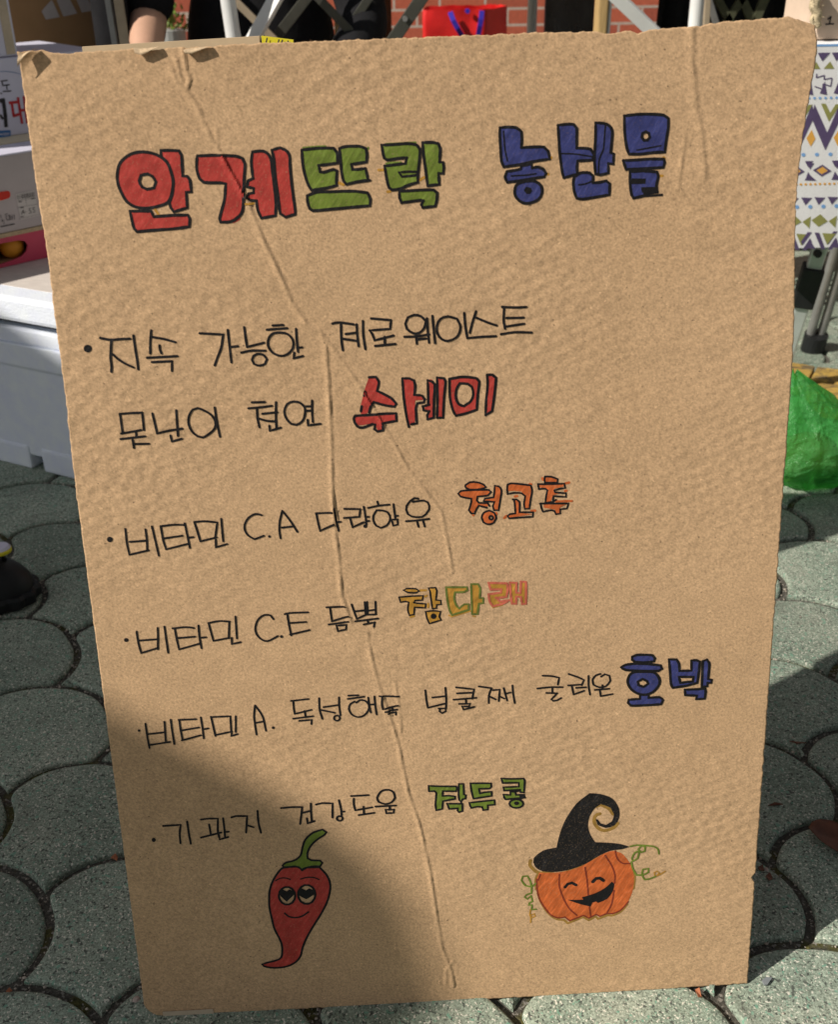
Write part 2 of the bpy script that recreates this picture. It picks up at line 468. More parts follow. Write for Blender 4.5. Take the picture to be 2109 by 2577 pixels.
for r in range(NH+1):
    row = []
    for c in range(NW+1):
        u, v = c/NW, r/NH
        p = (cBL*(1-u)+cBR*u)*(1-v)+(cTL*(1-u)+cTR*u)*v
        p = p.copy()
        fl = max(0, 1-u/.03); fr = max(0, 1-(1-u)/.03); ft = max(0, 1-(1-v)/.02); fb = max(0, 1-v/.02)
        lbend = .0035*math.exp(-((v-.83)/.05)**2)+.0030*math.exp(-((v-.72)/.06)**2)
        p.x += fl*(edge_noise(v*1.1, .0010*(.75 if v > .6 else .4))+lbend*.5)-fr*edge_noise(v*1.3+5, .0008)
        p.x -= fr*.007*math.exp(-((v-.86)/.09)**2)-fr*.0022*math.exp(-((v-.97)/.03)**2)
        p.y += ft*(topw(u)+edge_noise(u+9, .0010))+fb*edge_noise(u*1.2+3, .0009)
        # rounded lower left corner, small nick on the right edge
        rx, ry = .020, .018
        du = (p.x-cBL.x); dv = (p.y-cBL.y)
        if du < rx and dv < ry:
            kx, ky = 1-du/rx, 1-dv/ry; L = math.hypot(kx, ky); mx = max(kx, ky)
            if L > 1e-6: s_ = mx/L; p.x = cBL.x+rx*(1-kx*s_); p.y = cBL.y+ry*(1-ky*s_)
        if fr > 0:
            nv = abs(v-.1415)
            if nv < .006: p.x -= fr*.0045*(1-nv/.006)
        row.append(bm.verts.new((p.x, p.y, relief(p.x, p.y))))
    grid.append(row)
for r in range(NH):
    for c in range(NW): bm.faces.new((grid[r][c], grid[r][c+1], grid[r+1][c+1], grid[r+1][c]))
# back liner and edges
ring = [grid[0][c] for c in range(NW)]+[grid[r][NW] for r in range(NH)]+[grid[NH][c] for c in range(NW, 0, -1)]+[grid[r][0] for r in range(NH, 0, -1)]
mid = []; back = []
for i, v in enumerate(ring):
    wob = .0005*noise.noise(Vector((v.co.x*300, v.co.y*300, 4)))
    back.append(bm.verts.new((v.co.x*1.0006+wob, v.co.y*1.0002+wob, v.co.z-.0042)))
n = len(ring)
for i in range(n):
    f = bm.faces.new((ring[i], back[i], back[(i+1) % n], ring[(i+1) % n])); f.material_index = 1
bc = bm.verts.new((0, .44, -.0045))
for i in range(n): bm.faces.new((back[(i+1) % n], back[i], bc))
body = link('sheet', bm, [m_kraft, m_kraft_edge], sign, smooth=True)

# torn paper curls along the top edge, strip of tape at the foot
def curl(name, outline, lift, mat, label=None):
    uv = [board_uv(p) for p in outline]
    bm = bmesh.new()
    top = uv[:len(uv)//2]; low = uv[len(uv)//2:][::-1]
    K = 6; rows = []
    for a, b_ in zip(top, low):
        rows.append([])
        for k in range(K+1):
            s_ = k/K; p = a*(1-s_)+b_*s_
            h = relief(p.x, p.y)+.0006+lift*math.sin(s_*math.pi*.62)
            rows[-1].append(bm.verts.new((p.x, p.y, h)))
    for a, b_ in zip(rows, rows[1:]):
        for k in range(K): bm.faces.new((a[k], a[k+1], b_[k+1], b_[k]))
    ex = bmesh.ops.extrude_face_region(bm, geom=list(bm.faces))
    for g in ex['geom']:
        if isinstance(g, bmesh.types.BMVert): g.co.z += .0004
    o = link(name, bm, mat, sign, smooth=False)
    if label: o['label'] = label
curl('torn_flap', [(336,121),(350,123),(372,122),(404,117),(392,124),(376,133),(358,140),(342,136)], .0034, m_kraft_light)
curl('torn_flap', [(462,126),(482,122),(508,119),(533,117),(518,123),(500,131),(484,137),(468,137)], .0036, m_kraft_light)
curl('torn_flap', [(52,132),(62,136),(75,130),(96,123),(86,129),(70,142),(58,158),(50,170)], .0045, m_kraft_light, 'crumpled peeled corner of the liner')
bm = bmesh.new()
tp = [board_uv(p) for p in ((408,2547),(470,2544),(535,2540),(537,2552),(470,2557),(410,2561))]
vs = [bm.verts.new((p.x, p.y, relief(p.x, p.y)+.0006)) for p in tp]
bm.faces.new(vs); ex = bmesh.ops.extrude_face_region(bm, geom=list(bm.faces))
for g in ex['geom']:
    if isinstance(g, bmesh.types.BMVert): g.co.z += .0003
link('tape', bm, m_tape, sign)

# ---- lettering: traced strokes and fills lying on the sheet
LAY = [0]
def P(s, ox, oy, k):
    """'x,y x,y ...' paths (one per ';') measured in an enlarged detail -> places on the sheet"""
    out = []
    for part in s.split(';'):
        pts = [tuple(float(q) for q in t.split(',')) for t in part.split()]
        if pts: out.append([board_uv((ox+x/k, oy+y/k)) for x, y in pts])
    return out
def spline(pts, closed, step=.0022, sharp=48):
    n = len(pts)
    if n < 3: 
        pass
    def corner(i):
        if not closed and (i == 0 or i == n-1): return True
        a, b_, c = pts[i-1], pts[i], pts[(i+1) % n]
        d1, d2 = b_-a, c-b_
        if d1.length < 1e-7 or d2.length < 1e-7: return True
        return abs(d1.angle_signed(d2)) > R_(sharp)
    out = []
    rng = range(n if closed else n-1)
    for i in rng:
        p1, p2 = pts[i], pts[(i+1) % n]
        p0 = pts[i-1] if not corner(i) else p1*2-p2
        p3 = pts[(i+2) % n] if not corner((i+1) % n) else p2*2-p1
        L = (p2-p1).length; k = max(1, int(L/step))
        for q in range(k):
            t = q/k
            out.append(.5*((2*p1)+(p2-p0)*t+(2*p0-5*p1+4*p2-p3)*t*t+(3*p1-p0-3*p2+p3)*t**3))
    if not closed: out.append(pts[-1].copy())
    return out
def stroke(bm, pts, wd, closed=False, lay=.00034, jit=.12):
    """one pen line: ribbon with round ends, riding on the relief of the sheet"""
    LAY[0] += 1
    lay += (LAY[0] % 40)*.0000025
    sp = spline(pts, closed)
    wd = wd*1.10*mpp(sum(p.y for p in pts)/len(pts))
    seed = random.uniform(0, 100)
    n = len(sp); L = []
    for i, p in enumerate(sp):
        a = sp[i-1] if (i > 0 or closed) else p; b_ = sp[(i+1) % n] if (i < n-1 or closed) else p
        d = b_-a
        if d.length < 1e-8: d = Vector((1, 0))
        nn = Vector((-d.y, d.x)).normalized()
        wv = wd*.5*(1+jit*noise.noise(Vector((p.x*230+seed, p.y*230, seed))))
        L.append((p, nn*wv, nn*wv*(1+.10*noise.noise(Vector((p.x*400, p.y*400, seed))))))
    def V(q): return bm.verts.new((q.x, q.y, ride(q.x, q.y)+lay))
    vl = [(V(p+a), V(p-b_)) for p, a, b_ in L]
    for i in range(n if closed else n-1):
        (a, b_), (c, d) = vl[i], vl[(i+1) % n]
        try: bm.faces.new((a, b_, d, c))
        except ValueError: pass
    def disc(p, r, dz):
        h = ride(p.x, p.y)+lay+dz
        bm.faces.new([bm.verts.new((p.x+r*math.cos(t), p.y+r*math.sin(t), h)) for t in [2*math.pi*k/12 for k in range(12)]])
    if not closed: disc(sp[0], wd*.52, .000003); disc(sp[-1], wd*.47, .000004)
    for i in range(n):
        if closed or 0 < i < n-1:
            d1 = sp[i]-sp[i-1]; d2 = sp[(i+1) % n]-sp[i]
            if d1.length > 1e-7 and d2.length > 1e-7 and abs(d1.angle_signed(d2)) > R_(22): disc(sp[i], wd*.5, .000002)
def fill(bm, loops, lay=.00018):
    LAY[0] += 1
    lay += (LAY[0] % 20)*.000002
    sm = [spline(l, True, .004) for l in loops]
    tri = geometry.tessellate_polygon([[Vector((p.x, p.y, 0)) for p in l] for l in sm])
    flat = [p for l in sm for p in l]
    b2 = bmesh.new(); vs = [b2.verts.new((p.x, p.y, 0)) for p in flat]
    for t in tri:
        try: b2.faces.new([vs[i] for i in t])
        except ValueError: pass
    for _ in range(9):
        lg = [e for e in b2.edges if e.calc_length() > .0021]
        if not lg: break
        bmesh.ops.subdivide_edges(b2, edges=lg, cuts=1); bmesh.ops.triangulate(b2, faces=[f for f in b2.faces if len(f.verts) > 3])
    for v in b2.verts: v.co.z = ride(v.co.x, v.co.y)+lay
    for f in b2.faces:
        if f.normal.z < 0: f.normal_flip()
    merge(bm, b2)
def flush(name, bm, mat, parent, label=None):
    bm.normal_update()
    for f in bm.faces:
        if f.normal.z < 0: f.normal_flip()
    o = link(name, bm, mat, parent, recalc=False)
    if label: o['label'] = label
    return o
PX = 1.0
def mpp(b): return .000397-.000113*b      # metres per photograph pixel, at height b on the sheet
def word(label, fillmat, shapes, line, holes=(), extra='', ewd=None, bleed='', bwd=10, frame=None, ink=None, solid=''):
    """filled block letters with a drawn outline: lettering > outline"""
    ox, oy, k = frame
    bm = bmesh.new()
    H = P(';'.join(holes), ox, oy, k) if holes else []
    S = P(shapes, ox, oy, k)
    for sh in S:
        hs = [h for h in H if inside(h[0], sh)]
        fill(bm, [sh]+hs)
    for bl in P(bleed, ox, oy, k): stroke(bm, bl, bwd*PX, lay=.00012, jit=.3)
    f = flush('lettering', bm, fillmat, sign, label)
    bm = bmesh.new()
    for sh in S+H: stroke(bm, sh, line*PX, True)
    for e in P(extra, ox, oy, k): stroke(bm, e, (ewd or line)*PX)
    for e in P(solid, ox, oy, k): fill(bm, [e], .00034)
    flush('outline', bm, ink or m_ink, f)
def inside(p, poly):
    r = False
    for i in range(len(poly)):
        a, b_ = poly[i-1], poly[i]
        if (a.y > p.y) != (b_.y > p.y) and p.x < (b_.x-a.x)*(p.y-a.y)/(b_.y-a.y)+a.x: r = not r
    return r
def circ(cx, cy, rx, ry=None, n=14, a0=0):
    ry = ry or rx
    return ' '.join('%.1f,%.1f' % (cx+rx*math.cos(a0+2*math.pi*i/n), cy+ry*math.sin(a0+2*math.pi*i/n)) for i in range(n))
def text(label, runs, wd, dots=()):
    """one handwritten line: each word a part of its own"""
    items = []
    for (ox, oy, k), opened, closed in runs:
        items += [(l, False) for l in P(opened, ox, oy, k)]+[(l, True) for l in P(closed, ox, oy, k)]
    for x, y, r in dots: items.append((P(circ(x, y, r*1.05, r), 0, 0, 1)[0], None))
    items.sort(key=lambda it: min(p.x for p in it[0]))
    groups, hi = [], -9
    for it in items:
        if min(p.x for p in it[0]) > hi+.0062: groups.append([])
        groups[-1].append(it); hi = max(hi, max(p.x for p in it[0]))
    for g in groups:
        bm = bmesh.new()
        for l, cl in g:
            if cl is None: fill(bm, [l], .00034)
            else: stroke(bm, l, wd*PX, cl)
        flush('bullet' if len(g) == 1 and g[0][1] is None else 'lettering', bm, m_ink, sign)
#LETTERS
# title ---------------------------------------------------------------
F = (280, 350, 4)
word('red block lettering with a black outline, first two syllables of the title', m_red,
 '285,130 180,160 90,240 62,350 72,460 115,560 160,630 240,680 350,695 470,675 570,635 610,540 622,430 600,330 560,230 490,175 400,140;'
 '500,115 590,114 680,118 705,160 712,260 718,370 765,375 790,410 805,530 755,535 760,620 765,690 700,710 630,730 598,690 585,640 612,560 624,430 604,330 562,235 505,180;'
 '190,725 300,724 400,725 430,780 540,772 650,765 770,765 790,800 785,880 640,900 440,915 260,930 232,900 210,820;'
 '865,170 1000,164 1100,165 1250,172 1320,195 1343,250 1335,400 1330,560 1320,720 1270,790 1200,830 1100,835 1090,800 1115,700 1140,600 1150,450 1110,440 930,435 890,400 862,320 858,240;'
 '1420,130 1500,120 1560,135 1605,200 1620,330 1640,480 1655,650 1650,770 1510,795 1475,720 1460,620 1400,615 1365,590 1380,550 1430,540 1430,495 1365,480 1375,420 1425,395 1415,320 1408,220;'
 '1615,112 1700,88 1750,110 1790,160 1800,300 1820,500 1850,720 1850,755 1755,785 1700,750 1685,650 1675,560 1650,380 1635,200', 6.8,
 holes=('365,350 415,375 450,430 430,490 360,505 310,480 282,420 300,365',), frame=F,
 bleed='1230,835 1290,800;440,710 470,750', bwd=5)
F = (714, 330, 4)
word('olive green block lettering with a black outline in the title', m_green,
 '180,190 290,176 400,170 500,172 535,215 540,320 440,335 350,345 365,410 400,415 500,385 535,400 530,470 530,545 440,570 280,595 250,550 215,450 190,330;'
 '560,175 620,155 760,152 825,175 838,240 830,310 740,325 680,335 690,385 740,385 820,375 835,430 845,490 740,510 630,535 600,500 580,400 570,280;'
 '235,650 330,615 460,610 600,605 720,605 840,620 870,680 865,750 700,765 480,785 290,800 260,780 238,710;'
 '985,140 1100,135 1250,125 1340,140 1370,180 1365,300 1350,430 1350,515 1250,545 1170,580 1090,592 1060,570 1040,500 1015,350 1100,340 1225,325 1238,268 1170,272 1040,290 1010,270 995,200;'
 '1398,115 1500,112 1555,125 1575,170 1568,310 1605,315 1612,370 1605,425 1560,425 1565,535 1450,550 1440,480 1420,330 1405,220;'
 '1165,605 1250,600 1400,592 1510,592 1545,620 1540,700 1525,755 1440,765 1400,770 1385,740 1405,700 1380,695 1280,708 1185,720 1165,670', 6.8, frame=F,
 extra='740,515 870,495;1345,410 1250,408 1160,415 1190,458 1280,450 1345,440', ewd=5.5,
 bleed='195,165 420,150;1030,128 1330,112;850,165 850,180;1030,325 1180,312', bwd=4)
for fr_, marks, wd_ in (((714, 330, 4), '955,392 1000,390;1375,490 1412,465;1045,610 1070,608;555,520 600,540', 6), ((280, 350, 4), '1352,655 1430,648;440,705 475,755', 5), ((1250, 270, 4), '540,520 555,505;505,670 525,675;1640,690 1680,690;1690,505 1700,515', 6)):
    for l in P(marks, *fr_):
        bm = bmesh.new(); stroke(bm, l, wd_, lay=.0001); flush('stray_mark', bm, m_ochre, sign)
F = (1250, 270, 4)
word('dark blue block lettering with a black outline, last word of the title', m_blue,
 '35,205 120,198 200,205 250,245 255,330 250,405 330,400 400,398 480,400 520,440 535,520 400,540 240,575 75,600 50,540 38,380 32,260;'
 '105,645 180,635 245,620 250,590 350,570 360,610 420,600 470,620 500,665 480,700 380,715 260,735 110,755 85,700;'
 '215,770 290,745 390,745 450,790 460,860 420,930 330,965 260,960 200,910 182,850 195,790;'
 '620,180 700,170 780,172 810,210 810,300 810,410 860,410 950,420 970,450 985,480 970,530 820,540 812,600 815,670 750,690 680,710 665,660 640,480 628,300;'
 '1000,155 1080,160 1140,185 1170,240 1165,340 1155,455 1185,470 1180,570 1130,565 1130,660 1050,680 1000,670 990,520 1000,300;'
 '785,700 850,660 940,660 975,690 975,760 1040,755 1110,740 1145,770 1140,880 1000,905 870,925 810,915 785,850 775,760;'
 '1290,85 1420,70 1560,68 1690,78 1735,110 1735,200 1715,330 1700,450 1580,455 1460,470 1340,470 1315,400 1295,250;'
 '1280,535 1400,530 1560,520 1690,520 1700,555 1685,605 1520,615 1310,625;'
 '1350,650 1470,640 1620,650 1635,690 1615,790 1625,850 1560,862 1490,890 1385,915 1365,880 1350,770', 6.6, frame=F,
 holes=('1508,245 1540,262 1548,300 1525,330 1490,332 1468,300 1474,262',),
 extra='660,465 800,470 960,495;1100,180 1090,300 1080,420 1040,520 1030,660;70,240 85,420 110,540;150,690 300,682 400,668;1420,430 1530,410 1660,385;830,780 900,770 960,745', ewd=3.2,
 solid='275,835 300,800 345,810 360,840 340,872 300,870;1370,715 1510,718 1505,770 1350,775;1460,805 1620,800 1620,855 1470,860;1360,635 1455,620 1455,650 1370,660;1490,890 1680,868 1680,892 1500,905;1495,625 1600,635 1590,655 1500,660;1480,860 1630,840 1635,866 1490,882')
# first line ------------------------------------------------------------
text('black handwritten first bulleted line ending beside the long crease', [
 ((200,780,4), '210,280 310,297 420,290 510,287;320,300 315,400 312,480 322,560 320,620;330,440 400,500 470,542 545,575;543,255 560,380 580,500 592,595;722,205 712,320 712,435;735,270 850,290 965,322;805,355 810,400 825,435;680,478 800,472 985,462;730,522 930,513 930,610', ''),
 ((500,760,4), '10,312 245,325 225,460 190,550 160,635;292,280 310,450 328,605;315,450 395,443;457,252 470,350 485,450 655,408;428,507 530,487 670,488;745,235 850,230;685,277 890,262;978,270 985,380 998,500;990,460 1040,455;960,510 955,565 1048,543;1345,217 1410,205 1560,225;1430,210 1435,380 1450,485;1480,322 1585,308;1450,370 1600,392;1588,225 1595,340 1608,445;1652,192 1655,330 1677,475',
  '590,520 650,530 685,575 665,620 610,638 555,620 535,580 550,540;800,305 890,320 945,380 948,460 890,525 820,540 740,505 695,430 710,350 755,312'),
 ((910,740,4), '95,245 295,262 285,350 80,365 105,400 130,465 322,417;232,430 232,510;135,522 340,502;430,430 560,425 680,405;550,440 555,500;570,455 650,447;658,245 665,370 678,490;712,220 725,360 740,495;1033,192 1045,330 1065,445 1200,432 1355,425;1152,175 1115,290 1090,390;1145,235 1280,290 1362,317;1415,130 1560,135 1660,130;1435,140 1430,260 1445,350;1460,242 1635,238;1440,330 1640,300;1405,405 1540,385 1715,388',
  '530,210 600,225 645,275 630,340 580,390 520,395 455,350 440,300 465,235;870,225 960,250 995,330 970,420 900,465 840,470 780,430 755,360 770,280 820,235')], 5.6, dots=((220.5,876.5,9.6),))
text('black handwritten second line before the red word', [
 ((280,980,4), '88,245 115,435;88,242 200,234 310,230 328,405;100,440 300,405;248,420 252,465;95,495 340,467;215,505 228,585;230,545 380,543;413,240 440,350 460,440 580,412 715,392;653,208 660,330 670,465;595,462 610,520 710,493;1040,180 1060,320 1092,475;1415,128 1545,125;1380,188 1500,178 1615,163;1465,190 1470,290 1490,380;1520,243 1670,228;1480,290 1570,315 1660,320;1657,128 1655,260 1660,385;1590,365 1595,415 1705,383',
  '870,185 820,200 780,270 778,350 810,420 870,470 920,482 990,440 1040,390 1045,320 1000,250 910,198'),
 ((590,970,4), '700,210 775,208;710,255 780,250;780,152 780,270 787,365;735,345 740,400 865,385', '590,160 530,185 500,260 520,330 570,385 620,395 680,360 708,290 700,210 640,165')], 5.4)
F = (850, 920, 4)
word('red block lettering with a black outline on the second line', m_red,
 '315,118 380,115 410,160 405,215 395,255 460,285 540,330 588,385 570,412 480,400 365,368 345,400 310,470 270,490 230,485 225,430 250,320 280,210;'
 '175,510 300,515 450,500 580,492 585,550 450,575 440,645 400,650 388,620 375,590 340,580 250,600 200,600 172,560;'
 '650,130 720,130 760,170 765,295 850,310 862,345 780,352 775,430 775,580 740,590 715,605 690,500 665,330 655,200;'
 '895,140 950,140 975,190 970,330 960,535 905,535 910,460 870,430 920,395 910,280 900,170;'
 '1000,125 1070,130 1085,160 1070,330 1060,525 1000,525 1005,350;'
 '1125,135 1260,115 1400,130 1425,160 1410,300 1400,445 1300,480 1190,505 1160,450 1130,320;'
 '1505,85 1560,85 1595,125 1580,280 1555,470 1495,510 1495,350 1510,200', 0, frame=F,
 holes=('1230,180 1310,185 1350,215 1365,290 1340,360 1270,410 1220,390 1190,330 1195,240',),
 extra='315,118 380,115 412,160 405,215 395,255 460,285 540,330 588,385 570,412 480,400 362,368 342,398;330,410 315,470;265,300 272,262;240,410 232,460;'
 '175,505 300,497 450,485 585,480 590,555 450,580 455,650 400,662 368,640 375,595 350,588 250,625 195,610 168,570 160,530 175,505;'
 '715,615 690,500 665,330 655,200 650,130 720,130 765,150 780,200 770,295 850,305 875,340 865,370 800,380 785,430 795,580 740,590;'
 '910,380 910,280 905,150 950,162 975,190 970,330 965,525 905,540 900,500 920,460 865,450 855,410 920,395;'
 '1005,350 1000,525 1060,525 1070,330 1085,160 1070,130 1000,122 1003,250 1005,350;'
 '1125,135 1260,115 1400,130 1425,160 1410,300 1400,445 1300,480 1190,505 1160,450 1130,320 1125,135;'
 '1230,180 1310,185 1350,215 1365,290 1340,360 1270,410 1220,390 1190,330 1195,240 1230,180;'
 '1505,95 1560,95 1595,125 1580,280 1555,460 1490,500 1495,350 1510,200 1505,95', ewd=6.2)
# vitamin lines ----------------------------------------------------------
text('black handwritten third line naming vitamins C and A', [
 ((250,1270,4), '260,240 275,380 300,500 495,455;463,245 475,340 480,455;305,370 475,358;528,215 560,350 597,510;615,213 740,198 860,200;618,225 640,350 670,445 890,390;650,335 835,308;858,185 885,310 910,432;890,330 945,322;955,172 990,280 1015,365 1180,325;955,170 1060,162 1185,175 1165,325;1225,140 1235,260 1245,365;1170,350 1172,425 1285,393;1630,103 1570,92 1500,130 1460,200 1465,260 1500,310 1560,345 1655,310', ''),
 ((590,1240,4), '480,180 455,280 450,380 462,455;480,180 560,280 632,392;475,348 600,335;820,205 980,198;822,210 840,300 860,382 1000,318;1002,155 1020,260 1047,382;1030,295 1068,290;1105,160 1265,163 1255,240 1100,252;1160,250 1188,345 1300,295;1300,140 1318,250 1325,320;1325,243 1350,240;1330,285 1355,282;1345,152 1450,130 1560,118;1437,88 1448,125', ''),
 ((930,1190,8), '480,630 495,760 515,900;520,870 570,860;975,515 900,505 820,560 745,660 735,740 770,830 850,875 960,890 1050,885 1140,820 1195,740 1200,660 1170,590 1090,555 980,565 865,580;735,972 950,955 1200,925;950,960 985,1085;1075,960 1110,1080', '140,750 250,755 360,790 405,860 405,960 340,1060 220,1105 130,1060 75,960 75,860;440,940 560,935 565,1040 475,1060')], 4.9,
 dots=((276,1356.5,7),(677.5,1349.5,3.4),(918.7,1323.7,4.6)))
F = (1120, 1170, 4.822)
word('small orange block lettering with a black outline on the third line', m_orange,
 '250,250 300,222 390,222 470,245 490,270 430,290 300,295 260,280;170,352 200,325 300,318 530,315 545,335 520,362 400,378 380,430 405,465 520,475 530,495 500,510 405,485 370,540 350,575 320,580 300,550 330,450 325,405 250,392 190,375;'
 '605,260 650,265 675,310 665,430 645,545 600,545 595,500 605,445 540,440 480,440 490,415 595,400;530,560 590,590 615,645 590,695 530,715 475,690 450,640 475,585;'
 '760,245 800,232 920,240 1035,255 1050,310 1035,420 1020,525 975,525 968,480 980,380 930,325 840,315 765,320;835,410 870,425 895,450 895,585 1070,600 930,620 780,640 765,620 860,595 850,500;'
 '1215,150 1290,150 1370,178 1365,212 1215,212;1135,240 1260,240 1450,240 1440,265 1330,290 1320,330 1400,350 1310,370 1290,440 1230,455 1240,380 1255,310 1220,280 1140,275;1200,480 1300,485 1480,480 1400,520 1390,590 1355,595 1340,545 1200,520', 0, frame=F,
 holes=(circ(560,642,14,14,8),),
 extra='250,245 300,212 390,212 470,240 495,270 430,295 300,300 255,280 245,262 250,245;520,470 540,500 520,465 410,460 385,430 395,385 520,370 560,330 530,305 300,308 190,320 160,350 190,385 250,400 320,410 320,450 290,550 320,590 360,590 380,540 410,495 510,520;'
 '600,330 605,255 650,260 685,310 670,430 650,550 595,550 580,500 600,450 540,445 470,440 485,410 590,395 600,330;760,240 800,225 920,235 1040,250 1058,310 1040,420 1025,530 970,535 960,480 975,380 930,345 840,340 760,355 755,300 760,240;'
 '825,420 870,420 905,450 905,575 980,575 1070,575 1065,630 900,640 780,650 760,620 790,598 855,590 850,500 840,430;1215,145 1290,145 1370,175 1365,215 1290,218 1215,215 1210,180 1215,145;'
 '1130,235 1260,235 1450,230 1460,280 1380,295 1330,310 1340,335 1470,345 1470,390 1320,380 1310,450 1220,460 1230,380 1245,310 1220,290 1140,295 1130,235;1155,470 1300,470 1500,470 1480,530 1400,540 1400,590 1350,600 1330,560 1290,550 1190,570 1170,520 1160,470;'
 '535,555 600,585 622,650 592,702 530,722 465,695 445,640 472,580 535,555;'+circ(560,642,23,23,10)+' 583,642;1320,440 1350,425', ewd=4.6,
 bleed='1460,228 1512,216;1350,445 1545,440;720,645 748,620;1050,562 1098,557;850,385 880,380;335,590 345,615;1030,235 1050,238;1185,165 1192,185;620,585 628,600;1460,318 1480,314', bwd=5.5)
text('black handwritten fourth line naming vitamins C and E', [
 ((290,1530,4), '212,235 230,350 258,452 430,400;425,198 428,310 425,415;235,325 420,312;493,185 510,310 530,450;575,203 710,190 790,200;598,215 620,330 640,415 845,358;630,300 800,287;835,175 845,290 865,405;865,298 912,293;935,150 1040,130 1150,135;940,165 985,330 1145,300;1145,140 1140,305;1208,85 1215,200 1222,305;1170,300 1170,362 1260,343;1590,110 1560,72 1500,68 1440,110 1408,190 1420,260 1470,315 1530,332 1590,305 1635,280', ''),
 ((600,1490,4), '465,220 520,208 700,200;490,220 505,320 530,435;510,310 680,298;520,425 715,380;885,150 1065,142;920,155 940,290 1105,237;908,323 1105,293;1138,122 1165,200 1190,265 1280,225;1270,100 1280,225;1175,190 1275,180;1292,98 1300,225 1385,222;1378,95 1382,220;1305,185 1380,175;1175,290 1405,262;1260,322 1370,300 1362,345;1300,285 1305,310', '985,335 1085,325 1080,372 1000,390')], 4.7,
 dots=((316.7,1610,5.2),(708,1601.5,3.8)))
F = (980, 1440, 4.667)
word('ochre syllable with a thin black outline on the fourth line', m_ochre,
 '165,210 200,192 310,195 348,220 310,240 210,235;112,292 250,280 395,275 385,325 300,330 285,355 330,362 425,370 420,415 295,410 285,495 235,505 215,440 225,350 190,340 130,350;460,185 540,180 555,215 545,325 600,330 605,375 555,380 550,420 505,425 490,330 475,220;425,460 520,450 600,460 585,520 605,560 470,602 440,540', 4.0, frame=F,
 holes=(circ(520,515,11,11,8),), extra=circ(518,515,22,22,10)+' 540,515', ewd=5, bleed='360,215 430,212;420,285 440,275;455,370 455,410;250,525 290,515', bwd=5)
word('ochre syllable with an olive green outline on the fourth line', m_ochre,
 '665,175 800,175 910,175 915,210 880,230 770,235 760,300 780,380 820,425 880,375 930,375 930,440 800,480 735,500 705,440 680,320;960,140 1040,140 1065,180 1060,300 1100,305 1100,360 1050,370 1040,440 1035,490 970,490 965,300', 5.0, frame=F, ink=m_olivegreen, bleed='700,505 730,520 850,485 950,455;985,515 1010,520', bwd=4)
word('ochre syllable with a pinkish red outline on the fourth line', m_ochre,
 '1165,125 1380,130 1390,200 1375,290 1300,300 1250,300 1300,345 1410,330 1330,370 1220,400 1180,350 1165,260 1310,240 1315,200 1190,205;1415,120 1495,125 1490,180 1490,240 1540,245 1545,110 1605,115 1605,370 1560,375 1545,290 1490,285 1490,370 1440,370 1425,250', 5.4, frame=F, ink=m_pink, bleed='1200,385 1220,415 1330,385', bwd=4)
text('black handwritten fifth line naming vitamin A', [
 ((320,1750,4), '180,285 200,420 222,530;372,265 385,460;205,390 375,370;215,500 430,467;435,242 450,360 472,490;515,245 690,238;520,245 535,350 555,450;550,350 720,322;548,452 740,400;738,222 755,330 768,435;770,340 815,332;840,215 860,300 885,410;845,218 1035,210 1045,370;885,400 1050,365 1045,410 1110,390;1090,210 1090,370;1285,100 1275,200 1285,300 1300,395;1285,100 1360,210 1395,355;1295,275 1375,260', ''),
 ((700,1720,4), '128,173 305,153;150,180 155,250 165,305 335,263;265,275 272,325;150,353 350,328;210,375 335,365 332,408;410,145 415,260 443,355;420,262 570,293;610,138 612,220 625,318;455,235 610,213;705,120 805,115;700,153 865,130;785,190 820,165 870,170 910,210 905,270 860,320 800,335 740,310 710,255 725,205 770,178;905,140 915,220 932,290;930,210 975,205;968,128 975,220 990,310;1018,122 1215,127;1045,130 1042,200 1052,255 1205,218;1145,235 1150,270;1078,280 1198,258;1110,298 1185,285 1183,312', circ(590,347,30,27,10)),
 ((1030,1690,4), '160,185 170,280 185,360 355,318;232,257 355,243;362,160 370,280 368,370;295,368 360,365 365,395 330,415 302,395 310,370;470,155 650,175 632,270;480,215 640,208;445,278 675,260;568,280 570,318;500,320 610,318 600,345 530,345 545,378 655,350;700,148 830,165;822,180 800,240 800,315;800,245 870,278;840,185 910,180 900,295;905,245 955,270;950,165 985,290;970,222 1020,208;1038,138 1045,220 1062,315;1343,40 1440,45 1508,60 1495,130;1290,168 1420,155 1545,155;1440,165 1440,205;1380,212 1490,215 1430,275 1450,292 1490,285 1530,262', ''),
 ((1390,1630,4), '165,262 260,295 318,322 295,375;160,378 290,368;195,380 215,468 322,430;240,402 340,395;365,282 365,380 380,470;485,262 440,275 405,320 415,370 470,395 540,385 585,330 575,280 530,265 490,290;505,375 505,405;430,422 575,410;480,435 487,485 608,463', '')], 4.5,
 dots=((349,1838.5,3.2),(687,1831,3.6)))
F = (1390, 1630, 4)
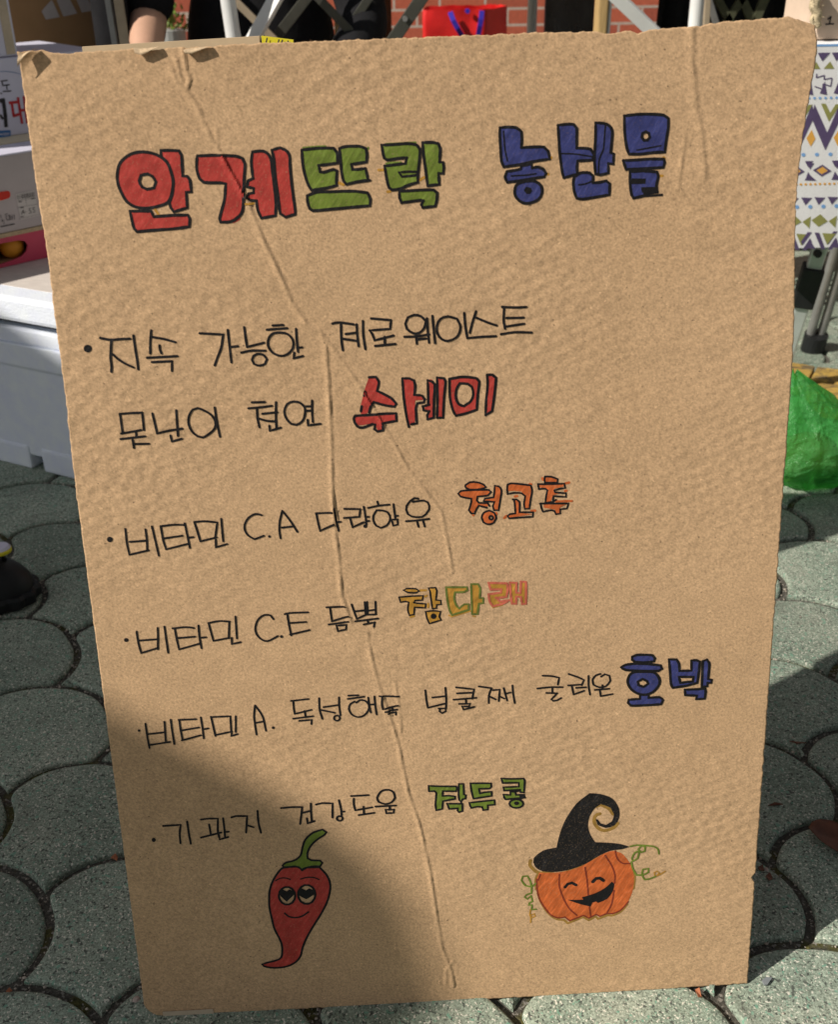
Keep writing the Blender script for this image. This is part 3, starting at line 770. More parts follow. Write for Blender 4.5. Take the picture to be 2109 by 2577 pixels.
word('dark blue block lettering with a black outline on the fifth line', m_blue,
 '805,90 850,72 930,70 1010,75 1035,105 1025,135 940,145 830,140 805,120;695,195 740,170 850,158 1000,165 1090,175 1105,210 1070,230 900,230 740,222;820,245 900,240 1020,245 1075,300 1080,360 1030,430 960,465 880,465 800,420 760,350 775,280;885,470 970,470 970,500 1080,495 1115,525 1095,565 940,575 790,578 762,550 770,520 880,510;'
 '1175,115 1250,115 1275,155 1280,230 1400,225 1400,125 1450,120 1485,135 1475,240 1460,350 1350,380 1215,400 1195,360 1185,230;1515,130 1555,115 1580,150 1570,310 1605,320 1600,350 1565,350 1560,385 1505,390 1510,250;1335,420 1450,415 1540,410 1545,440 1535,510 1450,515 1455,480 1340,475', 6.2, frame=F,
 holes=('910,312 955,335 965,360 920,390 870,375 862,340', '1275,290 1420,290 1415,335 1290,350'))
text('black handwritten sixth line partly in the shade', [
 ((360,2010,4), '198,278 375,268 365,360 373,455;440,235 455,340 477,460;580,215 660,205 750,205 750,330 770,415 855,390;662,265 678,360;580,397 785,345;803,200 815,300 822,385;820,340 860,337;888,190 930,178 1045,178 1040,260 1035,345;1045,270 1110,290;1150,125 1160,240 1185,345', ''),
 ((660,1970,4), '188,255 300,245 400,245 395,290 380,415;400,303 480,283;487,210 490,300 497,390;447,358 455,408 525,385;540,220 600,205 705,208 705,350;770,175 790,260 797,325;795,290 825,288;893,133 1070,123;920,160 920,220 935,275 1105,245;1018,240 1022,310;970,323 1128,300;1140,238 1345,227;1280,235 1282,262', circ(778,358,30,24,10)+';1235,70 1190,90 1155,150 1170,190 1230,212 1300,195 1335,150 1320,95 1275,70;1240,270 1325,268 1320,300 1248,305')], 4.9,
 dots=((385.7,2115,5.2),))
F = (1060, 1940, 5.7105)
word('small dark green block lettering with a black outline on the sixth line', m_leafgreen,
 '105,210 250,215 500,215 515,250 495,285 310,285 305,355 400,350 485,360 485,395 310,430 300,540 215,560 205,480 215,310 190,285 110,290;540,180 605,180 612,330 640,340 635,390 590,400 570,440 545,410 535,300;370,465 590,465 590,570 540,585 520,560 525,530 400,540 385,500;'
 '705,170 860,170 1000,170 1005,220 980,245 830,250 840,315 900,300 1010,290 1010,350 880,370 750,390 735,340 715,250;690,450 850,430 1050,410 1055,475 955,485 955,545 890,555 875,510 800,505 720,525 700,490;'
 '1150,100 1300,105 1470,100 1485,130 1475,300 1425,295 1420,260 1190,275 1180,225 1400,215 1400,160 1170,165;1180,330 1280,335 1280,290 1350,290 1360,335 1470,330 1490,375 1350,385 1210,400 1190,370;'+circ(1365,460,100,62,12), 4.6, frame=F,
 solid=circ(1370,455,38,27,10)+';1260,262 1420,258 1418,288 1360,300 1340,275 1270,295;1400,330 1490,320 1490,378 1420,380;1280,380 1470,372 1430,410 1300,412')

# drawings ------------------------------------------------------------------
F = (640, 2070, 5.4364)
bm = bmesh.new()
BODY = '385,625 300,720 240,830 205,950 200,1060 205,1170 235,1310 270,1450 330,1570 370,1660 380,1760 365,1850 300,1890 180,1920 105,1945 130,1970 220,1990 330,1990 450,1970 560,1915 630,1830 660,1710 720,1570 800,1430 900,1270 980,1120 1030,960 1035,830 990,720 920,640 890,610 700,620 650,655 600,610 500,610'
EYES = (circ(445,1005,112,122,14), circ(715,985,118,132,14))
fill(bm, P(BODY, *F)+P(';'.join(EYES), *F), .00014)
chili = flush('chilli_drawing', bm, m_red, sign, 'drawn smiling red chilli with heart shaped eyes and a green stalk')
bm = bmesh.new(); ST = '385,590 430,550 540,520 630,450 660,330 700,230 800,140 930,95 985,130 960,165 860,230 770,320 725,420 730,490 780,515 900,520 930,550 900,595 780,600 700,625 655,655 615,615 560,600 480,610 410,620'
fill(bm, P(ST, *F), .00022); flush('stalk', bm, m_leafgreen, chili)
bm = bmesh.new()
for l in P(BODY+';'+ST, *F): stroke(bm, l, 4.9, True)
flush('outline', bm, m_ink, chili)
for e, hrt in zip(EYES, ('440,945 480,918 540,945 548,985 440,1088 355,1010 340,950 385,918', '705,930 750,900 810,925 818,985 710,1052 612,1000 598,940 650,902')):
    bm = bmesh.new()
    for l in P(e, *F): stroke(bm, l, 5.2, True, lay=.0004)
    fill(bm, P(hrt, *F), .00036); flush('eye', bm, m_ink, chili)
bm = bmesh.new()
for l in P('290,800 350,765 430,762 490,780;630,775 730,750 820,755 885,780', *F): stroke(bm, l, 3.2)
flush('eyebrows', bm, m_ink, chili)
bm = bmesh.new()
for l in P('415,1245 470,1290 560,1305 650,1285 740,1225', *F): stroke(bm, l, 4.2)
flush('mouth', bm, m_ink, chili)
F = (1290, 1980, 4.34)
PB = '290,930 262,1000 265,1100 290,1210 350,1310 420,1390 500,1420 570,1410 620,1450 700,1420 770,1390 830,1420 910,1380 950,1400 1030,1370 1090,1370 1180,1330 1260,1240 1310,1120 1325,980 1300,870 1250,780 1180,710 1100,690 1000,720 860,800 750,860 600,910 450,930'
bm = bmesh.new(); fill(bm, P(PB, *F), .00016)
pump = flush('pumpkin_drawing', bm, m_orange, sign, 'drawn laughing orange pumpkin wearing a black pointed hat')
bm = bmesh.new()
for l in P('275,1150 300,1230 350,1320 420,1400 500,1440 560,1445 600,1480 700,1440 770,1410 830,1445 905,1405 930,1430 1040,1390 1080,1395 1180,1350 1250,1270;1320,1100 1332,980 1310,880;255,1110 252,1000 285,935', *F): stroke(bm, l, 5.5, lay=.0001)
flush('shadow_outline', bm, m_olive, pump); bm = bmesh.new()
for l in P('195,800 190,850 250,915 300,935;330,930 480,945 640,910 800,850 930,770;890,350 895,390 930,440 1000,470 1100,440 1150,390;915,205 960,190 1050,230 1095,290;888,370 895,320 920,295 955,286', *F): stroke(bm, l, 8, lay=.0001)
flush('shadow_outline', bm, m_olive, pump)
bm = bmesh.new()
for l in P('262,1000 265,1100 290,1210 350,1310 420,1390 500,1420 570,1410 620,1450 700,1420 770,1390 830,1420 910,1380 950,1400 1030,1370 1090,1370 1180,1330 1260,1240', *F): stroke(bm, l, 3.6, lay=.0003)
for l in P('510,950 510,1080 560,1220 620,1320 700,1390;790,870 810,1000 825,1170;838,1300 850,1400;1010,740 1080,850 1115,950 1110,1040;1105,1120 1080,1260 1030,1360;1120,690 1140,770 1200,825 1290,825;300,950 280,1010', *F): stroke(bm, l, 3.6)
flush('ribs', bm, m_darkred, pump)
bm = bmesh.new()
fill(bm, P('225,820 230,770 330,690 480,655 500,560 540,430 600,310 700,170 840,60 960,70 1090,120 1160,230 1160,330 1110,410 1010,440 930,410 905,345 925,345 960,390 1020,405 1080,370 1105,290 1070,220 960,180 900,220 840,310 820,420 850,520 900,595 1040,600 1180,615 1280,645 1200,670 1060,690 930,750 800,830 640,890 480,920 330,915 250,870', *F), .00034)
flush('hat', bm, m_hat, pump)
bm = bmesh.new()
for l in P('572,1085 600,1052 645,1038 692,1062', *F): stroke(bm, l, 7)
flush('eye', bm, m_ink, pump)
bm = bmesh.new()
for l in P('875,1025 910,990 950,985 990,1012', *F): stroke(bm, l, 8)
flush('eye', bm, m_ink, pump)
bm = bmesh.new(); fill(bm, P('595,1222 680,1223 770,1220 755,1195 900,1150 1010,1090 1080,1025 1110,1040 1095,1120 1030,1210 930,1255 910,1240 870,1250 850,1295 740,1270', *F), .00036)
flush('mouth', bm, m_ink, pump)
bm = bmesh.new()
for l in P('1285,640 1350,625 1450,630 1540,640 1585,670 1595,720;1400,635 1370,670 1400,705 1440,690 1445,650 1415,630;1380,690 1330,710 1300,770 1310,800 1360,770 1380,700;1295,810 1310,880 1350,950 1420,950 1480,920 1480,880 1420,890 1410,950 1440,1000 1500,990 1560,965;250,1050 210,1080 140,1070 95,1010 110,970 160,965 190,1020 205,1080 205,1150 150,1170 130,1195 160,1215 200,1180 215,1240 180,1260 175,1280 210,1280 205,1330 255,1325', *F): stroke(bm, l, 4.2, lay=.0004)
flush('vine', bm, m_leafgreen, pump)
bm = bmesh.new()
for l in P('1560,965 1610,945 1665,910;1550,955 1545,925 1575,910 1600,930 1575,955;195,1330 185,1390 200,1420 245,1400 235,1375 200,1390 195,1470', *F): stroke(bm, l, 3.4, lay=.0004)
flush('vine', bm, m_ochre, pump, 'ochre end of the vine')


# ================================================================== things behind and beside the sign
def V2(v): return Vector((v.x, v.y, 0))
class Face:
    """an upright printed face: turns photograph places into places on it"""
    def __init__(s, A, d): s.A = V2(A); s.d = V2(d).normalized(); s.n = Vector((s.d.y, -s.d.x, 0))
    def pt(s, p, off=.0008): return on_v(p, s.A, s.d)+s.n*off
    def sz(s, p): q = on_v(p, s.A, s.d); return ((q-s.A).dot(s.d), q.z)
    def at(s, u, z, off=0): return s.A+s.d*u+Vector((0,0,z))+s.n*off
def px(s, ox=0, oy=0, k=1):
    return [[(ox+float(t.split(',')[0])/k, oy+float(t.split(',')[1])/k) for t in part.split()] for part in s.split(';') if part.split()]
LD = [0]
def lines(bm, face, paths, wd, off=.0008):
    for pts in paths:
        LD[0] += 1; o = off+(LD[0] % 30)*.00001
        q = [face.pt(p, o) for p in pts]
        for a, b in zip(q, q[1:]):
            t = (b-a); 
            if t.length < 1e-6: continue
            t.normalize(); s = t.cross(face.n)*wd/2; e = t*wd*.3
            bm.faces.new([bm.verts.new(v) for v in (a-e+s, b+e+s, b+e-s, a-e-s)])
            LD[0] += 1; o2 = (LD[0] % 7)*.00002
            for v in bm.verts[-4:] if hasattr(bm.verts, '__getitem__') and False else []: v.co += face.n*o2
def area(bm, face, paths, off=.0006):
    for pts in paths:
        LD[0] += 1
        q = [face.pt(p, off+(LD[0] % 30)*.00001) for p in pts]
        f = bm.faces.new([bm.verts.new(v) for v in q])
def shape(bm, face, uz, off=.0006):
    """polygon given in metres along the face"""
    LD[0] += 1
    bm.faces.new([bm.verts.new(face.at(u, z, off+(LD[0] % 30)*.00001)) for u, z in uz])
def decal(name, bm, mat, face, parent, label=None):
    bm.normal_update()
    for f in bm.faces:
        if f.normal.dot(face.n) < 0: f.normal_flip()
    o = link(name, bm, mat, parent, recalc=False)
    if label: o['label'] = label
    return o
def thing(name, label, cat, loc, group=None): return tag(empty(name, loc), label, cat, group)
UP = Vector((0,0,1))

# --- brick wall
mt, t, b = new_mat('red_brick')
v = coords(t, (1,1,1), (R_(-90), 0, 0))
br = t.nodes.new('ShaderNodeTexBrick')
for k, val in (('Scale', 1.0), ('Brick Width', .205), ('Row Height', .068), ('Mortar Size', .0055), ('Mortar Smooth', .25), ('Bias', -.1)): br.inputs[k].default_value = val
br.inputs['Color1'].default_value = (.52, .125, .065, 1); br.inputs['Color2'].default_value = (.36, .085, .05, 1); br.inputs['Mortar'].default_value = (.52, .45, .38, 1)
t.links.new(v, br.inputs['Vector'])
t.links.new(mix(t, .7, br.outputs['Color'], ramp(t, tex(t, coords(t), 60, 4, .7), [(.3, .72), (.7, 1.25)]), 'MULTIPLY'), b.inputs['Base Color'])
b.inputs['Roughness'].default_value = .9; add_bump(t, b, br.outputs['Fac'], -.6, .006)
bm = bmesh.new(); add_box(bm, Vector((-7, 0, 0)), Vector((14,0,0)), Vector((0,.25,0)), Vector((0,0,3.2)))
o = link('brick_wall', bm, mt); o.location = (.03, 4.6, 0); tag(o, 'red brick wall with pale mortar behind the stalls', 'wall')

m_white = M('white_paint_metal', (.74, .75, .74), .4, .08, 12, spec=.5)
m_grey = M('grey_metal', (.30, .30, .29), .45, .15, 20, .5)
m_dark = M('dark_metal', (.075, .075, .062), .5, .2, 20, .3)
m_tan = M('tan_metal', (.42, .34, .24), .5, .15, 20)
m_black = M('black_cloth', (.010, .010, .012), .95, .3, 30, bump=.3)
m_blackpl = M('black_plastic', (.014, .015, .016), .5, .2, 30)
m_wood = M('pale_wood', (.50, .34, .15), .7, .25, 12, stretch=(8,8,1))
m_rust = M('red_brown_paint', (.16, .06, .035), .7, .2, 20)
m_yellow = M('yellow_card', (.72, .62, .03), .5, .08, 20)

# --- stalls with folding frames behind
def brace(name, parent, mat, p, q, y, wpx, up=.86, lo=.10, depth=.012, label=None, side=Vector((0,1,0))):
    a, b_ = on_y(p, y), on_y(q, y)
    d = (b_-a); ta = (up-a.z)/d.z; tb = (lo-a.z)/d.z
    wdt = wpx*(a-CAM).length/PF*abs(d.normalized().z)
    bm = bmesh.new(); add_bar(bm, a+d*ta, a+d*tb, wdt, depth, side)
    return link(name, bm, mat, parent)
st = thing('stall_table', 'white legged folding stall table with crossed flat braces beside the seated person in black', 'table', (-.2, 2.45, 0), 'folding stall tables behind the sign')
bm = bmesh.new(); add_box(bm, Vector((-.75, 2.15, .86)), Vector((1.25,0,0)), Vector((0,.6,0)), Vector((0,0,.03)), .004); link('tabletop', bm, m_white, st)
p, q = on_y((573, 0), 1.9), on_y((586, 88), 1.9)
bm = bmesh.new(); add_tube(bm, [p+(q-p)*((.86-p.z)/(q.z-p.z)), p+(q-p)*((0-p.z)/(q.z-p.z))], .0165, 20); link('leg', bm, m_white, st)
bm = bmesh.new(); a = Vector((.45, 2.62, .86)); add_tube(bm, [a, Vector((.45, 2.62, 0))], .014, 14); link('leg', bm, m_white, st)
bm = bmesh.new(); a = Vector((-.68, 2.62, .86)); add_tube(bm, [a, Vector((-.68, 2.62, 0))], .014, 14); link('leg', bm, m_white, st)
brace('brace', st, m_white, (691, 0), (641, 90), 1.93, 40, side=Vector((.75,.8,0)))
brace('brace', st, m_tan, (590, 0), (686, 95), 1.97, 24)
brace('brace', st, m_dark, (768, 0), (694, 95), 2.02, 32)
brace('brace', st, m_dark, (806, 0), (904, 103), 1.98, 27)
brace('brace', st, m_dark, (925, 0), (880, 68), 2.03, 24, lo=.655)
bb = brace('brace', st, m_dark, (1058, 0), (990, 100), 1.96, 36)
bm = bmesh.new(); c = on_y((1019, 47), 1.952); add_tube(bm, [c, c+Vector((0, -.006, 0))], .006, 14); link('bolt', bm, m_grey, bb)

st = thing('stall_table', 'folding stall table with a round white pole and olive straps before black cloth', 'table', (.75, 2.3, 0), 'folding stall tables behind the sign')
bm = bmesh.new(); add_box(bm, Vector((.42, 1.95, .86)), Vector((1.2,0,0)), Vector((0,.6,0)), Vector((0,0,.03)), .004); link('tabletop', bm, m_white, st)
p, q = on_y((1756, 0), 1.9), on_y((1750, 65), 1.9)
bm = bmesh.new(); add_tube(bm, [p+(q-p)*((.86-p.z)/(q.z-p.z)), p+(q-p)*((0-p.z)/(q.z-p.z))], .0155, 20); link('leg', bm, m_white, st)
brace('brace', st, m_tan, (1781, 0), (1778, 60), 1.97, 13)
brace('brace', st, m_grey, (1785, 0), (1803, 60), 2.0, 14)
brace('brace', st, m_white, (1560, 0), (1636, 72), 1.9, 46, side=Vector((.75,.8,0)))
m_olive_s = M('olive_strap', (.085, .088, .050), .8, .2, 30)
for a, b_ in (((1808,0),(1838,55)), ((1866,0),(1828,57)), ((1870,0),(1893,52)), ((1924,0),(1903,50))):
    brace('strap', st, m_olive_s, a, b_, 2.02, 21)
bm = bmesh.new(); add_tube(bm, [Vector((1.55, 2.45, .86)), Vector((1.55, 2.45, 0))], .014, 14); link('leg', bm, m_white, st)

# black cloth hanging under that table
a, b_ = on_y((1652, 60), 2.25), on_y((2036, 40), 2.25)
bm = bmesh.new(); cols = []
for i in range(41):
    u = i/40; x = a.x+(b_.x-a.x)*u; yy = 2.25+.018*math.sin(u*34)+.01*math.sin(u*13)
    tl = .05*(1-u)**8
    cols.append([bm.verts.new((x+tl*(.86-z)*-0.6+(.03 if i == 0 else 0)*z, yy, z)) for z in (.12, .4, .6, .7, .78, .86)])
for c0, c1 in zip(cols, cols[1:]):
    for k in range(5): bm.faces.new((c0[k], c1[k], c1[k+1], c0[k+1]))
ex = bmesh.ops.extrude_face_region(bm, geom=list(bm.faces))
for g in ex['geom']:
    if isinstance(g, bmesh.types.BMVert): g.co.y += .004
tag(link('black_cloth', bm, m_black, smooth=True), 'plain black cloth hanging below the table with olive straps', 'cloth')

# --- seated person in black
def skin(name, verts, edges, parent, mat, sub=2, root=0):
    me = bpy.data.meshes.new(name); me.from_pydata([v[0] for v in verts], edges, [])
    o = bpy.data.objects.new(name, me); COL.objects.link(o); me.materials.append(mat)
    md = o.modifiers.new('skin', 'SKIN'); md.use_smooth_shade = True
    for i, v in enumerate(verts):
        r = v[1] if isinstance(v[1], tuple) else (v[1], v[1])
        me.skin_vertices[0].data[i].radius = r
    me.skin_vertices[0].data[root].use_root = True
    ms = o.modifiers.new('sub', 'SUBSURF'); ms.levels = sub; ms.render_levels = sub
    o.parent = parent; o.location = -Vector(parent.location) if parent.parent is None and parent.type == 'EMPTY' else (0,0,0)
    return o
m_skin = M('skin', (.60, .36, .25), .5, .06, 30, spec=.35)
m_hair = M('black_hair', (.012, .010, .009), .5, .3, 60)
tc = on_y((655, 50), 2.2); cx, cy = tc.x, 2.2
el, el2 = on_y((370, -8), 2.06), on_y((366, 60), 2.0)
wr = on_y((362, 175), 1.88)
pz = thing('person', 'person seated behind the stall in black clothes with one bare forearm hanging down', 'person', (cx, cy, 0))
sh_r, sh_l = Vector((cx-.20, cy-.02, .93)), Vector((cx+.19, cy-.02, .93))
elb = Vector((el.x, el.y+.02, .755)); fr = (wr-elb)
V_ = [((cx, cy, .50), (.15, .11)), ((cx, cy-.01, .66), (.135, .10)), ((cx, cy-.02, .84), (.15, .10)), ((cx, cy-.02, .95), (.10, .08)), ((cx, cy-.03, 1.02), .05), ((cx, cy-.05, 1.10), (.066, .075)), ((cx, cy-.055, 1.19), (.074, .088)), ((cx, cy-.05, 1.26), (.055, .065)),
      (tuple(sh_r), .052), (tuple(elb), .043), (tuple(elb+fr*.45), .046), (tuple(wr), .028), (tuple(wr+Vector((.0,-.03,-.06))), (.036, .02)),
      (tuple(sh_l), .052), ((cx+.26, cy-.12, .68), .042), ((cx+.16, cy-.33, .60), .03), ((cx+.12, cy-.40, .60), (.036, .02)),
      ((cx-.10, cy-.05, .49), .085), ((cx-.12, cy-.42, .49), .065), ((cx-.12, cy-.40, .10), .045), ((cx-.12, cy-.52, .04), .035),
      ((cx+.10, cy-.05, .49), .085), ((cx+.12, cy-.42, .49), .065), ((cx+.12, cy-.40, .10), .045), ((cx+.12, cy-.52, .04), .035)]
E_ = [(0,1),(1,2),(2,3),(3,4),(4,5),(5,6),(6,7),(3,8),(8,9),(9,10),(10,11),(11,12),(3,13),(13,14),(14,15),(15,16),(0,17),(17,18),(18,19),(19,20),(0,21),(21,22),(22,23),(23,24)]
for pi, palm, dr in ((12, Vector(V_[12][0]), Vector((.1,-.35,-.9)).normalized()), (16, Vector(V_[16][0]), Vector((-.5,-.75,-.25)).normalized())):
    sd_ = dr.cross(Vector((0,1,0))).normalized()
    for k, (off, L) in enumerate(((-.027,.062), (-.009,.072), (.009,.068), (.027,.055))):
        i0 = len(V_); b0 = palm+sd_*off+dr*.03
        V_ += [(tuple(b0), .0095), (tuple(b0+dr*L*.5), .009), (tuple(b0+dr*L+Vector((0,.012,0))), .008)]
        E_ += [(pi, i0), (i0, i0+1), (i0+1, i0+2)]
    i0 = len(V_); b0 = palm-sd_*.036-dr*.01
    V_ += [(tuple(b0), .011), (tuple(b0-sd_*.018+dr*.03), .010)]; E_ += [(pi, i0), (i0, i0+1)]
skin('body', V_, E_, pz, m_skin)
skin('top', [((cx, cy, .50), (.195, .14)), ((cx, cy-.01, .62), (.200, .135)), ((cx, cy-.01, .72), (.195, .13)), ((cx, cy-.02, .84), (.18, .125)), ((cx, cy-.02, .94), (.12, .10)), ((cx, cy-.03, .985), (.062, .062)),
     (tuple(sh_r), .075), (tuple(elb+Vector((.01,.02,.08))), .064), (tuple(elb+fr*.30), .057), (tuple(sh_l), .075), ((cx+.26, cy-.12, .70), .062), ((cx+.20, cy-.26, .63), .055)],
     [(0,1),(1,2),(2,3),(3,4),(4,5),(4,6),(6,7),(7,8),(4,9),(9,10),(10,11)], pz, m_black)
skin('trousers', [((cx, cy, .49), (.17, .13)), ((cx-.10, cy-.06, .49), .105), ((cx-.12, cy-.43, .49), .085), ((cx-.12, cy-.40, .12), .065), ((cx+.10, cy-.06, .49), .105), ((cx+.12, cy-.43, .49), .085), ((cx+.12, cy-.40, .12), .065)],
     [(0,1),(1,2),(2,3),(0,4),(4,5),(5,6)], pz, m_black)
skin('hair', [((cx, cy-.03, 1.20), (.085, .09)), ((cx, cy-.03, 1.28), (.06, .07)), ((cx, cy+.03, 1.12), (.07, .05))], [(0,1),(0,2)], pz, m_hair)
sl = thing('stool', 'low stool under the seated person in black', 'stool', (cx, cy+.02, 0))
bm = bmesh.new(); add_tube(bm, [Vector((cx, cy+.02, .34)), Vector((cx, cy+.02, .375))], .16, 28); link('seat', bm, m_blackpl, sl)
for k in range(4):
    bm = bmesh.new(); a = k*math.pi/2+.78
    add_tube(bm, [Vector((cx+.11*math.cos(a), cy+.02+.11*math.sin(a), .34)), Vector((cx+.15*math.cos(a), cy+.02+.15*math.sin(a), 0))], .012, 10); link('leg', bm, m_grey, sl)

# --- tall kraft carton with an oval mark, on a crate
fc = Face(Vector((on_y((845, 100), 2.3).x, 2.3, 0)), Vector((1, 0, 0)))
ca = thing('carton', 'tall kraft carton with a green oval stamp, standing beside the dark post', 'box', (fc.A.x+.05, 2.35, 0))
a, b_ = fc.sz((845, 100))[0], fc.sz((942, 100))[0]
bm = bmesh.new()
lo, hi = [], []
for z, i0, i1 in ((.36, a-.004, b_), (.69, a-.002, b_), (.80, a+.035, b_-.004), (1.0, a+.036, b_-.004)):
    lo.append([bm.verts.new(fc.at(i0, z)), bm.verts.new(fc.at(i1, z)), bm.verts.new(fc.at(i1, z)+Vector((0,.16,0))), bm.verts.new(fc.at(i0, z)+Vector((0,.16,0)))])
for r0, r1 in zip(lo, lo[1:]):
    for k in range(4): bm.faces.new((r0[k], r0[(k+1) % 4], r1[(k+1) % 4], r1[k]))
bm.faces.new(lo[0][::-1]); bm.faces.new(lo[-1])
m_kb = M('kraft_carton', (.56, .38, .22), .8, .08, 30)
link('carton_body', bm, m_kb, ca)
m_tealink = M('teal_ink', (.10, .17, .14), .7, .2, 80); m_redink = M('red_ink', (.46, .11, .06), .7, .2, 80); m_brownink = M('brown_ink', (.22, .13, .08), .7, .2, 80)
fk = (800, 0, 3.156)
def oval(x0, x1, y0, y1, n=9):
    r = (y1-y0)/2; cy_ = (y0+y1)/2
    pts = [(x0+r-r*math.sin(i*math.pi/n), cy_-r*math.cos(i*math.pi/n)) for i in range(n+1)]
    pts += [(x1-r+r*math.sin(i*math.pi/n), cy_+r*math.cos(i*math.pi/n)) for i in range(n+1)]
    return ' '.join('%.1f,%.1f' % q for q in pts+[pts[0]])
bm = bmesh.new()
lines(bm, fc, px(oval(222, 438, 126, 202), *fk), .0048); lines(bm, fc, px(oval(236, 424, 140, 188), *fk), .0016, .001)
lines(bm, fc, px('262,150 262,180;252,165 275,160;290,150 312,150 302,164 312,178 290,178;330,150 330,178;330,162 345,162;358,148 378,148 378,180;358,165 378,165;395,150 395,178 412,178;395,150 412,150', *fk), .0028)
decal('stamp', bm, m_tealink, fc, ca)
bm = bmesh.new(); lines(bm, fc, px('268,62 285,58 290,75;300,60 318,58;268,80 320,76;328,296 350,294 345,310 328,310', *fk), .0042); decal('print', bm, m_redink, fc, ca)
bm = bmesh.new(); lines(bm, fc, px('285,240 300,238;306,240 322,236;330,240 346,236;352,238 395,234;300,256 312,254;320,256 340,252;348,254 372,250;310,268 350,264', *fk), .0026); decal('print', bm, m_brownink, fc, ca)
cr = thing('crate', 'low wooden crate under the tall kraft carton', 'crate', (fc.A.x+.05, 2.38, 0))
for k in range(4):
    bm = bmesh.new(); add_box(bm, Vector((fc.A.x-.10, 2.26, .01+.09*k)), Vector((.30,0,0)), Vector((0,.014,0)), Vector((0,0,.07)), .002); link('slat', bm, m_wood, cr)
    bm = bmesh.new(); add_box(bm, Vector((fc.A.x-.10, 2.52, .01+.09*k)), Vector((.30,0,0)), Vector((0,.014,0)), Vector((0,0,.07)), .002); link('slat', bm, m_wood, cr)
bm = bmesh.new(); add_box(bm, Vector((fc.A.x-.10, 2.275, .33)), Vector((.30,0,0)), Vector((0,.244,0)), Vector((0,0,.028)), .002); link('lid', bm, m_wood, cr)
for x in (0, .27):
    bm = bmesh.new(); add_box(bm, Vector((fc.A.x-.10+x+.001, 2.275, 0)), Vector((.028,0,0)), Vector((0,.244,0)), Vector((0,0,.329)), .002); link('side', bm, m_wood, cr)

# --- dark post with red brown strip
x0, x1, x2 = on_y((943, 50), 2.75).x, on_y((968, 50), 2.75).x, on_y((986, 50), 2.75).x
po = thing('metal_post', 'dark grey metal post with a red brown strip in front of the brick wall', 'post', ((x0+x1)/2, 2.77, 0))
bm = bmesh.new(); add_box(bm, Vector((x0, 2.75, 0)), Vector((x1-x0,0,0)), Vector((0,.04,0)), Vector((0,0,1.9)), .004); link('post', bm, m_dark, po)
bm = bmesh.new(); add_box(bm, Vector((x1-.004, 2.766, 0)), Vector((x2-x1+.004,0,0)), Vector((0,.02,0)), Vector((0,0,1.9)), .002); link('strip', bm, m_rust, po)

# --- red bag with blue handles on a bench
Yb = 3.3
fb = Face(Vector((on_y((1064, 90), Yb).x, Yb, 0)), Vector((1, 0, 0)))
zt = on_y((1100, 24), Yb).z; w0 = fb.sz((1064, 60))[0]; w1 = fb.sz((1222, 60))[0]; w2 = fb.sz((1286, 60))[0]
m_redbag = M('red_bag_plastic', (.72, .022, .022), .35, .10, 14, bump=.5, bscale=16, spec=.5)
m_bluest = M('blue_strap', (.045, .030, .42), .6, .1, 30)
zb = zt-.30
bg_ = thing('shopping_bag', 'bright red shopping bag with blue handles in front of the brick wall', 'bag', ((fb.A.x+.1), Yb+.05, zb))
bm = bmesh.new(); G = []
prof = [(w0, 0), (w1, -.01), (w2, .10), (w2-.02, .17), (w0+.02, .16)]
NS = 14
for r in range(15):
    z = zb+(zt-zb)*r/14; row = []
    for k in range(5):
        (ua, ya), (ub, yb) = prof[k], prof[(k+1) % 5]
        for q in range(NS):
            s_ = q/NS; u = ua+(ub-ua)*s_; y = ya+(yb-ya)*s_
            wv = .010*noise.noise(Vector((u*16+k, z*14, k*2.)))+.004*noise.noise(Vector((u*45, z*40, k)))
            row.append(bm.verts.new(fb.at(u, z+(.006*noise.noise(Vector((u*22, k, 1))) if r == 14 else 0))+Vector((wv*.4, y+wv, 0))))
    G.append(row)
for a, b_ in zip(G, G[1:]):
    for k in range(len(a)): bm.faces.new((a[k], a[(k+1) % len(a)], b_[(k+1) % len(a)], b_[k]))
bm.faces.new(G[0][::-1])
link('bag_body', bm, m_redbag, bg_, smooth=True)
for P4 in ([(1133, 30), (1141, 52), (1152, 72), (1164, 92)], [(1213, 27), (1211, 50), (1208, 66), (1204, 90)]):
    bm = bmesh.new(); pts = [on_y(p, Yb-.018-.012*math.sin(i*1.05)) for i, p in enumerate(P4)]
    for a, b_ in zip(pts, pts[1:]): add_bar(bm, a, b_, .017, .003, Vector((0,1,0)), .0006)
    link('handle', bm, m_bluest, bg_)
bm = bmesh.new(); c = on_y((1177, 28), Yb-.02); add_tube(bm, [c, c+Vector((0,.008,0))], .008, 12); link('clasp', bm, m_bluest, bg_)
be = thing('bench', 'low bench carrying the red shopping bag', 'bench', (fb.A.x+.1, Yb+.1, 0))
bm = bmesh.new(); add_box(bm, Vector((fb.A.x-.3, Yb-.08, zb-.035)), Vector((1.0,0,0)), Vector((0,.34,0)), Vector((0,0,.033)), .004); link('seat', bm, m_wood, be)
for x in (-.25, .6):
    bm = bmesh.new(); add_box(bm, Vector((fb.A.x+x, Yb-.05, 0)), Vector((.05,0,0)), Vector((0,.28,0)), Vector((0,0,zb-.036)), .004); link('leg', bm, m_wood, be)

